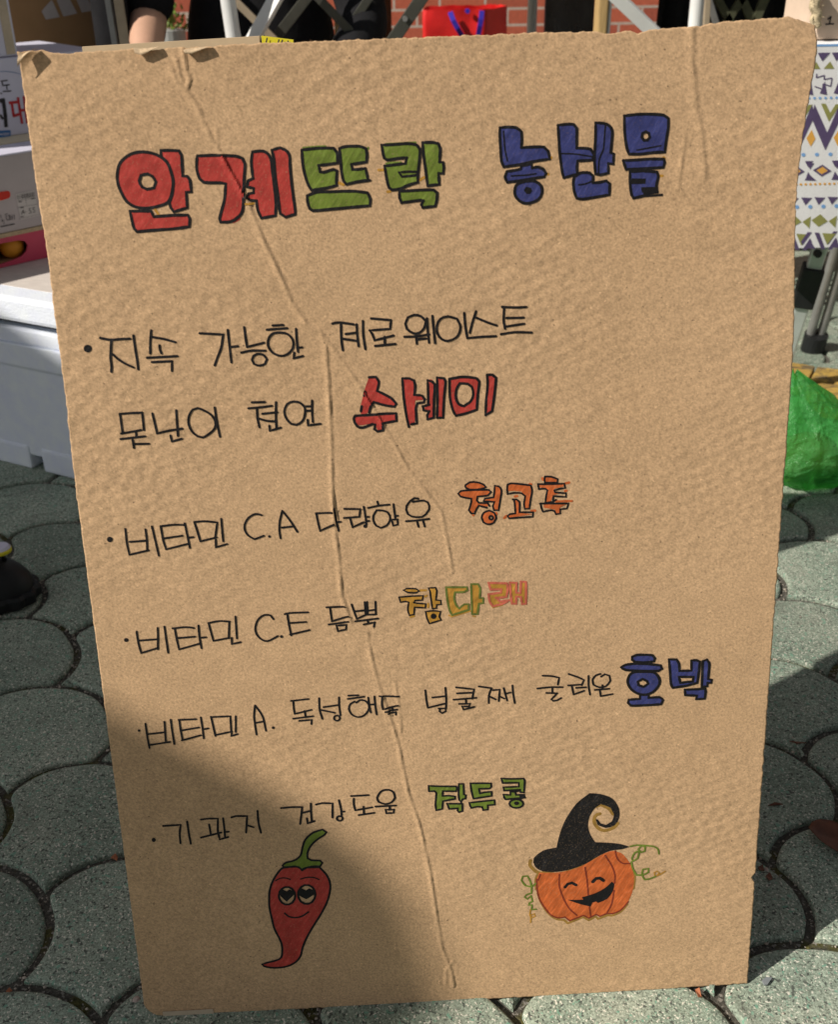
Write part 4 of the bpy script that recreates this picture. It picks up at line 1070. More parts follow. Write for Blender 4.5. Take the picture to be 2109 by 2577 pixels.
# --- dark glossy panel and wooden post
m_glass = M('black_glossy_panel', (.016, .015, .017), .22, .7, 22, spec=.5, stretch=(1,1,.3))
a, b_ = on_y((1378, 40), 2.45), on_y((1503, 40), 2.45)
pa = thing('glossy_panel', 'black glossy board standing beside the pale wooden post', 'board', ((a.x+b_.x)/2, 2.47, 0))
bm = bmesh.new(); add_box(bm, Vector((a.x, 2.45, .03)), Vector((b_.x-a.x,0,0)), Vector((0,.02,.0)), Vector((0,.06,1.1)), .003); link('pane', bm, m_glass, pa)
bm = bmesh.new(); add_box(bm, Vector((a.x-.02, 2.40, 0)), Vector((b_.x-a.x+.04,0,0)), Vector((0,.14,0)), Vector((0,0,.028)), .004); link('foot', bm, m_blackpl, pa)
a, b_ = on_y((1506, 40), 2.03), on_y((1538, 40), 2.03)
wp = thing('wooden_post', 'pale wooden post with a grey edge right of the black glossy board', 'post', ((a.x+b_.x)/2, 2.05, 0))
bm = bmesh.new(); add_box(bm, Vector((a.x, 2.03, 0)), Vector((b_.x-a.x-.007,0,0)), Vector((0,.05,0)), Vector((0,0,1.3)), .004); link('post', bm, m_wood, wp)
bm = bmesh.new(); add_box(bm, Vector((b_.x-.0065, 2.033, 0)), Vector((.008,0,0)), Vector((0,.045,0)), Vector((0,0,1.3)), .001); link('edging', bm, m_grey, wp)

# --- potted plant at the wall, black bag, thin rack poles
c = on_y((421, 78), 3.4)
pl = thing('potted_plant', 'small green plant in a pale grey pot beside the brick wall', 'plant', (c.x, 3.45, 0))
bm = bmesh.new(); add_tube(bm, [Vector((c.x, 3.45, 0)), Vector((c.x, 3.45, c.z))], [.045, .055], 20); link('pot', bm, M('pale_pot', (.42, .43, .42), .8, .1, 30), pl)
m_lf = M('plant_leaf', (.13, .20, .03), .6, .35, 40)
bm = bmesh.new(); rl = random.Random(5)
for _ in range(170):
    o_ = Vector((c.x+rl.gauss(0, .030), 3.45+rl.gauss(0, .035), c.z+abs(rl.gauss(.05, .06))))
    d = Vector((rl.uniform(-1,1), rl.uniform(-1,1), rl.uniform(-.2,1))).normalized()*rl.uniform(.015,.035); s_ = d.cross(Vector((rl.uniform(-1,1), rl.uniform(-1,1), .3))).normalized()*rl.uniform(.004,.010)
    bm.faces.new([bm.verts.new(x) for x in (o_, o_+d*.5+s_, o_+d, o_+d*.5-s_)])
link('leaves', bm, m_lf, pl)
a, b_ = on_y((226, 60), 1.95), on_y((316, 60), 1.95)
bm = bmesh.new(); add_box(bm, Vector((a.x, 1.95, 0)), Vector((b_.x-a.x,0,0)), Vector((0,.18,0)), Vector((.0,0,1.0)), .03)
for v in bm.verts: v.co += Vector((.012*noise.noise(v.co*6), .012*noise.noise(v.co*6+Vector((3,3,3))), 0))
tag(link('black_bag', bm, m_black, smooth=True), 'tall black bag behind the two thin rack poles', 'bag')
rk = thing('display_rack', 'thin metal display rack of grey and tan poles left of the bare forearm', 'rack', (on_y((295, 60), 1.7).x, 1.75, 0))
for p, q, mm, wpx in (((271,0),(287,100),m_grey,13), ((297,0),(312,100),m_tan,20)):
    brace('pole', rk, mm, p, q, 1.7, wpx, up=1.2, lo=0, depth=.012)
a, b_ = on_y((271,0), 1.7), on_y((287,100), 1.7)
for z in (.15, .4):
    bm = bmesh.new(); xa = a.x+(b_.x-a.x)*(z-a.z)/(b_.z-a.z); add_bar(bm, Vector((xa-.004, 1.72, z)), Vector((xa+.04, 1.72, z)), .01, .01, Vector((0,1,0)), .001); link('crossbar', bm, m_grey, rk)

# --- small table right behind the sign, its boxes
tb = thing('side_table', 'small pedestal table hidden close behind the sign', 'table', (0, .72, 0))
bm = bmesh.new(); add_box(bm, Vector((-.355, .52, .705)), Vector((.735,0,0)), Vector((0,.14,0)), Vector((0,0,.025)), .004); link('tabletop', bm, m_wood, tb)
bm = bmesh.new(); add_tube(bm, [Vector((0, .59, .02)), Vector((0, .59, .705))], .03, 16); link('column', bm, m_dark, tb)
bm = bmesh.new(); add_tube(bm, [Vector((0, .59, 0)), Vector((0, .59, .022))], .17, 30); link('base', bm, m_dark, tb)
# shallow open carton with yellow end
A0, A1, A2 = on_y((205, 118), .60), on_y((652, 91), .57), on_y((737, 101), .565)
cb = thing('open_carton', 'shallow pale kraft carton with a bright yellow end, just showing above the sign', 'box', (-.1, .62, .731))
ztop0, ztop1 = A0.z, A1.z
def wall(name, p, q, zb_, mat, parent, th=.004, label=None):
    bm = bmesh.new(); d = V2(q-p); n_ = Vector((-d.y, d.x, 0)).normalized()*th
    vs = [Vector((p.x,p.y,zb_)), Vector((q.x,q.y,zb_)), q, p]
    f = [bm.verts.new(v) for v in vs]; g = [bm.verts.new(v+n_) for v in vs]
    bm.faces.new(f); bm.faces.new(g[::-1])
    for k in range(4): bm.faces.new((f[k], g[k], g[(k+1) % 4], f[(k+1) % 4]))
    o = link(name, bm, mat, parent)
    if label: o['label'] = label
    return o
m_pk = M('pale_kraft', (.55, .42, .27), .75, .07, 40)
B0, B1 = A0+Vector((.03,.05,0)), A2+Vector((.0,.075,0)); B0.z = B1.z = .765
A2b = A2.copy(); A2b.z = .765; A0b = A0.copy(); A0b.z = .765
wall('side', A0, A1, .732, m_pk, cb); wall('side', A1+Vector((.002,.001,0)), A2, .732, m_yellow, cb, label='yellow printed end')
wall('side', A2b+Vector((0,.004,0)), B1, .732, m_pk, cb); wall('side', B1, B0, .732, m_pk, cb); wall('side', B0, A0b+Vector((0,.004,0)), .732, m_pk, cb)
bm = bmesh.new(); bm.faces.new([bm.verts.new(Vector((v.x, v.y, .7335))) for v in (A0, A1, A2, B1, B0)]); link('bottom', bm, m_pk, cb)
fy = Face(A1, A2-A1)
bm = bmesh.new(); lines(bm, fy, px('672,96 670,106;702,100 700,108;711,101 709,109;725,103 724,109'), .0016); decal('print', bm, m_dark, fy, cb)

# --- left stack: styrofoam box, fruit cartons, white cartons, striped carton
m_foam = M('styrofoam', (.78, .83, .97), .75, .05, 30, bump=.25, bscale=260)
m_paper = M('lid_paper', (.66, .60, .55), .6, .12, 14, stretch=(3, 12, 1))
SA, SQ = on_z((0, 1167)), on_z((189, 1214)); fs = Face(SA, SQ-SA)
sx = thing('styrofoam_box', 'big pale grey styrofoam box with a loose lid on the paving left of the sign', 'box', tuple(fs.at(.1, 0)))
def slab(bm, f, u0, u1, z0, z1, d0, d1, bev=.006):
    o_ = f.at(u0, z0)-f.n*d0; add_box(bm, o_, f.d*(u1-u0), -f.n*(d1-d0), Vector((0,0,z1-z0)), bev)
U0, U1 = -.40, .25
bm = bmesh.new()
r1 = [bm.verts.new(f) for f in (fs.at(U0+.012, .03)-fs.n*.012, fs.at(U1-.012, .03)-fs.n*.012, fs.at(U1-.012, .03)-fs.n*.388, fs.at(U0+.012, .03)-fs.n*.388)]
r2 = [bm.verts.new(f) for f in (fs.at(U0+.004, .217)-fs.n*.004, fs.at(U1-.004, .217)-fs.n*.004, fs.at(U1-.004, .217)-fs.n*.396, fs.at(U0+.004, .217)-fs.n*.396)]
r3 = [bm.verts.new(f) for f in (fs.at(U0, .222), fs.at(U1, .222), fs.at(U1, .222)-fs.n*.40, fs.at(U0, .222)-fs.n*.40)]
r4 = [bm.verts.new(f) for f in (fs.at(U0, .264), fs.at(U1, .264), fs.at(U1, .264)-fs.n*.40, fs.at(U0, .264)-fs.n*.40)]
for a, b_ in ((r1, r2), (r2, r3), (r3, r4)):
    for k in range(4): bm.faces.new((a[k], a[(k+1) % 4], b_[(k+1) % 4], b_[k]))
bm.faces.new(r1[::-1]); bm.faces.new(r4); bevel(bm, .003, 2)
link('box_body', bm, m_foam, sx)
bm = bmesh.new(); slab(bm, fs, U0+.004, U1-.004, .264, .293, .006, .394, .004); link('rim', bm, m_foam, sx)
for u0, u1 in ((U0+.02, .075), (.105, U1-.02)):
    bm = bmesh.new(); slab(bm, fs, u0, u1, 0, .05, .008, .39, .006); link('foot', bm, m_foam, sx)
lidn = Vector((0, 0, 1))
bm = bmesh.new(); slab(bm, fs, U0-.004, U1+.004, .309, .355, -.004, .404, .008)
lid = link('lid', bm, m_foam, sx)
bm = bmesh.new(); slab(bm, fs, U0+.02, U1-.02, .290, .312, .03, .37, .004); link('gap_shade_slab', bm, m_blackpl, lid)  # black slab stands in for the shade in the gap under the lid
bm = bmesh.new(); slab(bm, fs, U0+.03, U1-.02, .3552, .3560, .045, .30, 0); link('paper_sheet', bm, m_paper, lid, ).__setitem__('label', 'stained printed paper lying on the lid')

ZL = .3565
D0, D1 = on_z((0, 675), ZL), on_z((110, 650), ZL)
fd = Face(D0, D1-D0)
zd, zc = .411, .556
m_mag = M('crimson_card', (.62, .055, .12), .45, .10, 10, spec=.5)
m_greyc = M('mauve_grey_card', (.50, .44, .44), .6, .06, 12)
m_whitec = M('white_card', (.66, .65, .78), .55, .04, 12)
m_cream = M('cream_card', (.80, .70, .50), .6, .05, 12)
m_corr = M('corrugated_edge', (.50, .38, .24), .9, .4, 400)
m_fruit = M('orange_fruit', (.75, .32, .03), .45, .1, 30)
dm = thing('fruit_carton', 'crimson fruit carton with an oval hand hole on the styrofoam lid', 'box', tuple(D0+Vector((0,0,0))))
# front panel with the hand hole
hole = [fd.sz(p) for p in ((-60,672),(-35,648),(10,632),(50,625),(66,627),(73,637),(70,652),(58,665),(30,677),(-10,690),(-45,692))]
outer = [(-.30, ZL+.0005), (.22, ZL+.0005), (.22, zd), (-.30, zd)]
zmin = min(z for u, z in hole)
if zmin < ZL+.006: hole = [(u, z+(ZL+.006-zmin)) for u, z in hole]
hole = hole[::-1]
def panel(bm, f, loops, th):
    tri = geometry.tessellate_polygon([[Vector((u, z, 0)) for u, z in l] for l in loops])
    fl = [q for l in loops for q in l]
    fr_ = [bm.verts.new(f.at(u, z)) for u, z in fl]; bk = [bm.verts.new(f.at(u, z, -th)) for u, z in fl]
    for t_ in tri:
        bm.faces.new([fr_[i] for i in t_]); bm.faces.new([bk[i] for i in t_][::-1])
    i0 = 0
    for l in loops:
        n_ = len(l)
        for k in range(n_): bm.faces.new((fr_[i0+k], fr_[i0+(k+1) % n_], bk[i0+(k+1) % n_], bk[i0+k]))
        i0 += n_
bm = bmesh.new(); panel(bm, fd, [outer, hole], .004); link('front_panel', bm, m_mag, dm)
bm = bmesh.new(); slab(bm, fd, -.30, .22, ZL+.001, ZL+.004, .006, .30, 0); link('bottom', bm, m_kb, dm)
for u in (-.30, .216):
    bm = bmesh.new(); slab(bm, fd, u, u+.004, ZL+.005, zd, .005, .30, 0); link('side_panel', bm, m_mag, dm)
bm = bmesh.new(); slab(bm, fd, -.30, .22, ZL+.005, zd, .301, .305, 0); link('back_panel', bm, m_mag, dm)
rf = random.Random(2)
for k, (u, s_) in enumerate(((-.055, .026), (-.005, .021), (.045, .024))):
    b2 = bmesh.new(); bmesh.ops.create_uvsphere(b2, u_segments=18, v_segments=12, radius=s_)
    cc = fd.at(u, ZL+.004+s_)-fd.n*.034
    for v in b2.verts: v.co = v.co+cc
    o = link('orange', b2, m_fruit, None, smooth=True)
    tag(o, ('orange round fruit seen through the left of the carton hand hole', 'orange round fruit at the middle of the carton hand hole', 'yellow orange fruit at the right end of the carton hand hole')[k], 'fruit', 'fruit inside the crimson carton')
cc_ = thing('lidded_carton', 'mauve grey printed carton with a barcode sticker on top of the crimson carton', 'box', tuple(D0+Vector((0,0,zd))))
bm = bmesh.new(); slab(bm, fd, -.31, .23, zd+.009, zc, -.002, .31, .002); link('carton_body', bm, m_greyc, cc_)
bm = bmesh.new(); slab(bm, fd, -.31, .23, zd+.001, zd+.0085, -.004, .31, 0)
link('raw_edge', bm, m_corr, cc_)
ZT = zc
Q0 = on_z((0, 352), ZT)
setb = -(V2(Q0)-fd.A).dot(fd.n)
bm = bmesh.new(); slab(bm, fd, -.31, .23, zc+.0002, zc+.0030, -.004, setb*.55, 0); link('flap', bm, m_whitec, cc_)
bm = bmesh.new(); slab(bm, fd, -.31, .23, zc+.0002, zc+.0042, setb*.58, setb+.02, 0); link('flap', bm, m_cream, cc_, ).__setitem__('label', 'cream inner flap')
fd2 = Face(fd.A+fd.n*.0022, fd.d)
m_stick = M('sticker_paper', (.60, .55, .53), .5, .03, 20); m_ink2 = M('print_black', (.03, .028, .03), .6, .2, 60); m_redlab = M('red_label', (.62, .035, .02), .4, .06, 20)
k2 = (0, 350, 5.73)
bm = bmesh.new(); area(bm, fd2, px('215,790 480,740 560,1100 290,1165', *k2)); decal('sticker', bm, m_stick, fd2, cc_)
bm = bmesh.new()
for i, (x, wd_) in enumerate(((240,7),(262,3),(285,2),(302,7),(318,4),(335,8),(352,4),(368,6),(384,9),(402,4),(418,8),(436,5),(455,10),(475,6))):
    lines(bm, fd2, px('%d,%d %d,%d' % (x, 808-(x-240)*.19, x+10, 868-(x-240)*.17), *k2), wd_*.00009+.0004, .0012)
lines(bm, fd2, px('245,890 500,845;252,985 530,935;360,860 372,945;265,1150 560,1080', *k2), .0004, .0012)
lines(bm, fd2, px('262,905 300,898;440,862 490,852;285,990 325,982;290,1120 330,1112', *k2), .0014, .0012)
lines(bm, fd2, px('300,1085 322,1020 340,1075;306,1058 335,1052;350,1050 368,1046;435,995 410,1000 408,1025 435,1035 438,1060 405,1068;492,985 465,990 462,1012 490,1022 492,1048 460,1056', *k2), .0010, .0012)
decal('print', bm, m_ink2, fd2, cc_)
bm = bmesh.new(); area(bm, fd2, px('-160,790 -20,752 100,735 130,745 148,780 145,830 125,860 30,890 -160,930', *k2)); decal('label', bm, m_stick, fd2, cc_)
bm = bmesh.new(); area(bm, fd2, px('-160,800 -20,760 100,743 125,752 140,785 137,825 120,850 30,880 -160,920', *k2), .0011); decal('label', bm, m_redlab, fd2, cc_, 'rounded red label')
bm = bmesh.new(); lines(bm, fd2, px('0,1090 8,1130;20,1150 28,1185;60,1085 100,1075;80,1100 85,1165;105,1110 130,1095 125,1160;140,1110 150,1165;165,1100 170,1160;95,1170 130,1160;195,1090 200,1155;10,1185 50,1175;45,1200 50,1225', *k2), .0011, .0009)
lines(bm, fd2, px('0,1262 60,1250;70,1248 110,1240;125,1238 200,1222', *k2), .0018, .0009); decal('print', bm, m_ink2, fd2, cc_)
# white printed carton
fb2 = Face(Q0, fd.d)
zb0 = zc+.0045; zb1 = on_v((0, 147), fb2.A, fb2.d).z
bx = thing('printed_carton', 'white carton printed with Korean words in black and red, above the mauve grey carton', 'box', tuple(fb2.at(0, zb0)))
bm = bmesh.new(); slab(bm, fb2, -.32, .24, zb0, zb1, 0, .24, .003); link('carton_body', bm, m_whitec, bx)
k3 = (0, 170, 7.315)
bm = bmesh.new(); lines(bm, fb2, px('10,250 120,235;20,245 40,330 160,315;110,340 118,400;45,440 190,430;0,470 15,480', *k3), .0022)
lines(bm, fb2, px('0,880 35,940', *k3), .0045); lines(bm, fb2, px('0,610 60,600;50,610 85,880 100,1075', *k3), .0075); decal('lettering', bm, m_ink2, fb2, bx)
bm = bmesh.new(); lines(bm, fb2, px('165,650 295,635;205,660 240,890 335,860;320,560 350,760 395,1020;350,790 450,780;430,540 490,1010', *k3), .0052); decal('lettering', bm, M('print_red', (.50, .035, .04), .6, .1, 40), fb2, bx)
m_bluep = M('print_blue', (.05, .17, .42), .5, .15, 40)
bm = bmesh.new(); area(bm, fb2, px('-80,1165 170,1150 185,1175 185,1245 165,1265 -80,1300', *k3)); bar = decal('print_bar', bm, m_bluep, fb2, bx)
bm = bmesh.new(); lines(bm, fb2, px('10,1215 25,1245 40,1210;55,1205 58,1250;75,1205 95,1205 78,1240 98,1240;115,1200 118,1242;118,1220 135,1218;148,1200 150,1238', *k3), .0012, .0011); lines(bm, fb2, px('-40,1230 5,1225', *k3), .002, .0011); decal('lettering', bm, m_whitec, fb2, bar)
bm = bmesh.new(); lines(bm, fb2, px('-60,75 0,72 100,68 200,80 300,100 380,125', *k3), .0008); decal('line', bm, m_bluep, fb2, bx)
# plain white carton on top
xr = fb2.sz((50, 100))[0]
zt0 = zb1+.001
ax = thing('white_carton', 'plain lavender white carton topping the left stack of boxes', 'box', tuple(fb2.at(-.1, zt0)))
bm = bmesh.new(); slab(bm, fb2, -.34, xr-.006, zt0, zt0+.30, .006, .22, .004); link('carton_body', bm, m_whitec, ax)
bm = bmesh.new(); slab(bm, fb2, xr-.030, xr-.012, zt0+.004, zt0+.296, .0045, .0058, 0); link('tape', bm, m_tape, ax)
# brown carton with three slanted bars
C0 = on_y((44, 130), 1.98)
kd = Vector((.86, .51, 0))
fs3 = Face(C0, kd)
sb = thing('striped_carton', 'brown carton printed with three slanted grey bars behind the sign corner', 'box', tuple(C0))
m_brc = M('brown_carton', (.30, .185, .085), .8, .06, 20)
ur = fs3.sz((243, 60))[0]
bm = bmesh.new(); slab(bm, fs3, -.06, ur, C0.z, C0.z+.34, 0, .26, .003); link('carton_body', bm, m_brc, sb)
bm = bmesh.new(); q0, q1, q2 = fs3.at(ur+.001, C0.z+.10), fs3.at(ur+.045, C0.z+.005), fs3.at(ur+.001, C0.z+.005)
vs = [bm.verts.new(v) for v in (q0, q1, q2)]+[bm.verts.new(v-fs3.n*.2) for v in (q0, q1, q2)]
for f in ((0,1,2),(5,4,3),(0,3,4,1),(1,4,5,2),(2,5,3,0)): bm.faces.new([vs[i] for i in f])
link('flap', bm, m_brc, sb)
hc_ = thing('carton', 'plain brown carton under the carton with three slanted bars', 'box', tuple(fs3.at(.1, 0)))
bm = bmesh.new(); slab(bm, fs3, -.05, ur-.01, 0, C0.z-.001, .004, .255, .003); link('carton_body', bm, m_brc, hc_)
k4 = (0, 0, 3.858)
bm = bmesh.new(); area(bm, fs3, px('400,110 425,75 495,0 505,10 575,165 440,190;545,0 655,-40 745,130 610,160;735,-10 845,-40 885,105 790,122', *k4))
decal('logo', bm, M('print_grey', (.42, .40, .38), .7, .06, 40), fs3, sb)

# --- right: table under a patterned cloth
YT = 1.2
fcl = Face(Vector((.655, YT, 0)), Vector((1, 0, 0)))
zt_ = on_y((2085, 108), YT).z; zb_ = on_y((2045, 623), YT).z
ct = thing('covered_table', 'folding table on slanted metal legs under the patterned cloth', 'table', (1.0, 1.55, 0))
bm = bmesh.new(); add_box(bm, Vector((.667, YT+.015, zt_-.03)), Vector((1.0,0,0)), Vector((0,.21,0)), Vector((0,0,.025)), .004); link('tabletop', bm, m_white, ct)
m_tube = M('pale_green_grey_tube', (.52, .55, .53), .35, .08, 20, .3, spec=.5)
lt, lf = on_y((2063, 628), 1.37), on_z((1950, 990))
ltt = lt+(lt-lf)*((zt_-.031-lt.z)/(lt.z-lf.z))
bm = bmesh.new(); add_bar(bm, ltt, lf, .030, .022, Vector((.3,1,0)), .004); leg = link('leg', bm, m_tube, ct)
cA, cB = on_y((2055, 668), 1.385), on_y((2027, 760), 1.42)
pa_ = lambda z: lf+(lt-lf)*((z-lf.z)/(lt.z-lf.z))
bm = bmesh.new(); add_bar(bm, pa_(cA.z), pa_(cB.z), .043, .036, Vector((.3,1,0)), .004); link('clamp', bm, m_blackpl, leg)
bm = bmesh.new(); hc = on_y((2061, 640), 1.352)-Vector((0,.0,0)); add_tube(bm, [hc, hc+Vector((0,.01,0))], .0075, 16); link('bolt_hole_disc', bm, m_blackpl, leg)  # solid black disc stands in for the shade inside a bolt hole
bm = bmesh.new(); add_tube(bm, [lf+Vector((0,0,.0)), pa_(.03)], .02, 14); link('foot', bm, m_blackpl, leg)
l2t, l2f = on_y((2113, 650), 1.66), on_z((2045, 880))
l2e = l2f+(l2t-l2f)*((zt_-.031)/l2t.z)
for s_ in (-.013, .013):
    bm = bmesh.new(); add_tube(bm, [l2f+Vector((s_,0,.02)), l2e+Vector((s_,0,0))], .0105, 14); link('leg', bm, m_grey, ct)
bm = bmesh.new(); add_tube(bm, [l2f, l2f+(l2e-l2f).normalized()*.045], .028, 18); link('foot', bm, m_blackpl, ct)
for xx, yy in ((1.60, 1.25), (1.60, 1.44)):
    bm = bmesh.new(); add_bar(bm, Vector((xx, yy, zt_-.031)), Vector((xx, yy, 0)), .03, .02, Vector((0,1,0)), .003); link('leg', bm, m_tube, ct)
m_cloth = M('white_cotton', (.86, .86, .87), .85, .03, 40, bump=.12, bscale=500)
clo = thing('tablecloth', 'white cloth with a geometric pattern in purple, green, orange and blue over the right table', 'tablecloth', (1.1, YT, zb_))
bm = bmesh.new(); x0, x1 = .655, 1.70
def wavy(x, z): return .0016*math.sin(x*23)*(zt_-z)/(zt_-zb_)
NXc = 60
fr0 = [[bm.verts.new((x0+(x1-x0)*i/NXc, YT+wavy(x0+(x1-x0)*i/NXc, z), z)) for i in range(NXc+1)] for z in [zb_+(zt_-.004-zb_)*j/8 for j in range(9)]]
tp0 = [[bm.verts.new((x0+(x1-x0)*i/NXc, y, zt_)) for i in range(NXc+1)] for y in (YT+.004, YT+.12, YT+.24)]
rows = fr0+tp0
for a, b_ in zip(rows, rows[1:]):
    for k in range(NXc): bm.faces.new((a[k], a[k+1], b_[k+1], b_[k]))
ls = [[bm.verts.new((x0+.001, y, z)) for z in (zb_, (zb_+zt_)/2, zt_-.002)] for y in (YT+.002, YT+.12, YT+.24)]
for a, b_ in zip(ls, ls[1:]):
    for k in range(2): bm.faces.new((a[k], a[k+1], b_[k+1], b_[k]))
cl_o = link('cloth', bm, m_cloth, clo, smooth=False, recalc=True)
k5 = (1980, 80, 3.791)
def conv(s_): return [[fcl.sz(p) for p in path] for path in px(s_, *k5)]
m_pur = M('print_purple', (.105, .075, .165), .85, .1, 60); m_grn = M('print_olive', (.30, .30, .095), .85, .1, 60)
m_org = M('print_orange', (.80, .42, .085), .85, .06, 60); m_blu = M('print_sky', (.22, .43, .78), .85, .06, 60)
P_ = fcl.sz((1980+370/3.791+68.6, 300))[0]-fcl.sz((1980+370/3.791, 300))[0]
def shp(bm, polys, rep, per):
    for poly in polys:
        for k in rep:
            uz = [(u+per*k, z) for u, z in poly]
            if min(u for u, z in uz) > .003 and max(u for u, z in uz) < x1-x0-.004:
                LD[0] += 1
                o_ = .0004+(LD[0] % 20)*.000008
                bm.faces.new([bm.verts.new(fcl.at(u, z, o_-wavy(fcl.A.x+u, z))) for u, z in uz])
full, half = range(-6, 16), range(-14, 34)
def dots(bm, cx_, cy_, r, per):
    q = [fcl.sz((k5[0]+(cx_+r*math.cos(a))/k5[2], k5[1]+(cy_+r*.9*math.sin(a))/k5[2])) for a in [2*math.pi*i/12 for i in range(12)]]
    shp(bm, [q], range(-40, 90), per)
bm = bmesh.new()
shp(bm, conv('298,200 420,198 343,282;265,1575 370,1580 305,1650;450,585 520,600 500,470'), half, P_/2)
shp(bm, conv('268,690 388,960 508,690 530,800 370,1130 238,820'), full, P_)
shp(bm, conv('175,1232 258,1232 205,1290;185,1395 245,1397 205,1335;440,1245 520,1248 480,1305;425,1410 540,1414 470,1352'), full, P_)
for q in conv('250,1318 343,1265 430,1328 335,1380 335,1360 395,1325 343,1283 283,1320'): pass
shp(bm, conv('250,1318 343,1265 343,1283 283,1320;343,1265 430,1328 395,1325 343,1283;430,1328 335,1380 335,1360 395,1325;335,1380 250,1318 283,1320 335,1360'), full, P_)
shp(bm, conv('200,1908 240,1910 150,2035 135,2000;265,1912 310,1915 368,2072 330,2070;235,2008 275,2068 195,2062;470,1960 489,2000 430,2078 395,2072'), full, P_)
zz = [(290,400),(285,438),(365,415),(358,455),(435,440),(422,520),(350,495),(345,548),(268,520)]
for a, b_ in zip(zz, zz[1:]):
    L = math.hypot(b_[0]-a[0], b_[1]-a[1]); nx, ny = -(b_[1]-a[1])/L*5.5, (b_[0]-a[0])/L*5.5
    shp(bm, [[fcl.sz((k5[0]+x/k5[2], k5[1]+y/k5[2])) for x, y in ((a[0]+nx,a[1]+ny),(b_[0]+nx,b_[1]+ny),(b_[0]-nx,b_[1]-ny),(a[0]-nx,a[1]-ny))]], full, P_)
decal('pattern', bm, m_pur, fcl, clo)
bm = bmesh.new(); shp(bm, conv('355,352 458,352 418,283'), half, P_/2)
shp(bm, conv('330,685 375,685 418,772 470,690 515,690 405,858;235,1795 322,1738 392,1805 303,1858;400,1805 480,1752 465,1868;340,1918 470,1925 385,2030'), full, P_); decal('pattern', bm, m_grn, fcl, clo)
bm = bmesh.new(); shp(bm, conv('240,935 275,1020 230,1095 190,1015;286,1320 343,1286 392,1325 335,1357'), full, P_); dots(bm, 318, 1450, 13, P_/5.6); decal('pattern', bm, m_org, fcl, clo)
bm = bmesh.new(); dots(bm, 320, 631, 14, P_/5); dots(bm, 290, 1170, 20, P_/2); dots(bm, 225, 1667, 21, P_/2)
for y0, y1 in ((117, 139), (1503, 1528)):
    za, zb3 = fcl.sz((2085, k5[1]+y0/k5[2]))[1], fcl.sz((2085, k5[1]+y1/k5[2]))[1]
    shp(bm, [[(.004+(x1-x0-.01)*i/30, zz_) for i, zz_ in [(0, zb3)]]+[((x1-x0-.01), zb3), ((x1-x0-.01), za), (.004, za)]], range(1), 0)
decal('pattern', bm, m_blu, fcl, clo)
# beige bag box with rope on that table
Y1 = YT+.03
f1 = Face(Vector((on_y((2058, 60), Y1).x, Y1, 0)), Vector((1, 0, 0)))
m_beige = M('beige_paper', (.60, .47, .36), .8, .06, 30)
b1 = thing('beige_box', 'beige paper box marked 1 with a rope handle, on the patterned cloth', 'box', tuple(f1.at(.1, zt_)))
bm = bmesh.new(); slab(bm, f1, 0, .26, zt_+.002, zt_+.30, 0, .16, .004); link('box_body', bm, m_beige, b1)
bm = bmesh.new(); lines(bm, f1, px('845,185 905,182;872,183 885,128 860,148', 1800, 0, 3.03), .0022); decal('lettering', bm, m_ink2, f1, b1)
m_rope = M('jute_rope', (.52, .43, .28), .9, .25, 200)
bm = bmesh.new(); RP = [(2052,-30),(2054,0),(2050,18),(2058,34),(2052,48),(2056,66)]
for ph in (0, 2.1, 4.2):
    pts = []
    for i in range(60):
        s_ = i/59*(len(RP)-1); k = min(int(s_), len(RP)-2); fr_ = s_-k
        c = on_y((RP[k][0]*(1-fr_)+RP[k+1][0]*fr_, RP[k][1]*(1-fr_)+RP[k+1][1]*fr_), Y1-.012)
        pts.append(c+Vector((math.cos(i*.55+ph)*.0045, math.sin(i*.55+ph)*.0045, 0)))
    add_tube(bm, pts, .0045, 8)
rl = random.Random(4)
for _ in range(60):
    c = on_y((2045+rl.uniform(0,18), rl.uniform(-20,64)), Y1-.014); d = Vector((rl.uniform(-1,1), rl.uniform(-1,0), rl.uniform(-1,1)))*.008
    add_tube(bm, [c, c+d*.6, c+d+Vector((0,0,-.002))], .0004, 4)
link('rope_handle', bm, m_rope, b1, smooth=True)

# --- yellow weathered boards on the paving
mt, t, b = new_mat('worn_yellow_paint')
v = coords(t, (14, 70, 30), (0, 0, R_(-4))); f = tex(t, v, 1, 4, .7); f2 = tex(t, coords(t), 24, 4, .7)
col = ramp(t, f, [(.36, (.10, .072, .042)), (.50, (.44, .28, .06)), (.72, (.60, .40, .10))])
t.links.new(mix(t, ramp(t, f2, [(.5, 0.0), (.62, .8)]), col, (.10, .08, .055)), b.inputs['Base Color']); b.inputs['Roughness'].default_value = .8
m_plank = mt
def board(poly, label, z=.022):
    q = [on_z(p, z) for p in poly]; bm = bmesh.new()
    tpv = [bm.verts.new(p) for p in q]; bt = [bm.verts.new(Vector((p.x, p.y, .001))) for p in q]
    bm.faces.new(tpv); bm.faces.new(bt[::-1]); n_ = len(q)
    for k in range(n_): bm.faces.new((tpv[k], bt[k], bt[(k+1) % n_], tpv[(k+1) % n_]))
    bmesh.ops.recalc_face_normals(bm, faces=bm.faces); bevel(bm, .003, 2)
    tag(link('wooden_board', bm, m_plank), label, 'board', 'worn yellow boards on the paving')
board([(1900, 895), (2053, 921), (2022, 976), (1880, 960)], 'worn yellow board nearest the slanted table leg')
board([(2058, 922), (2330, 955), (2330, 985), (2040, 955)], 'narrow worn yellow board right of the diagonal gap')
board([(2037, 960), (2330, 990), (2330, 1062), (2075, 1030), (2026, 980)], 'wide worn yellow board behind the green plastic bag')

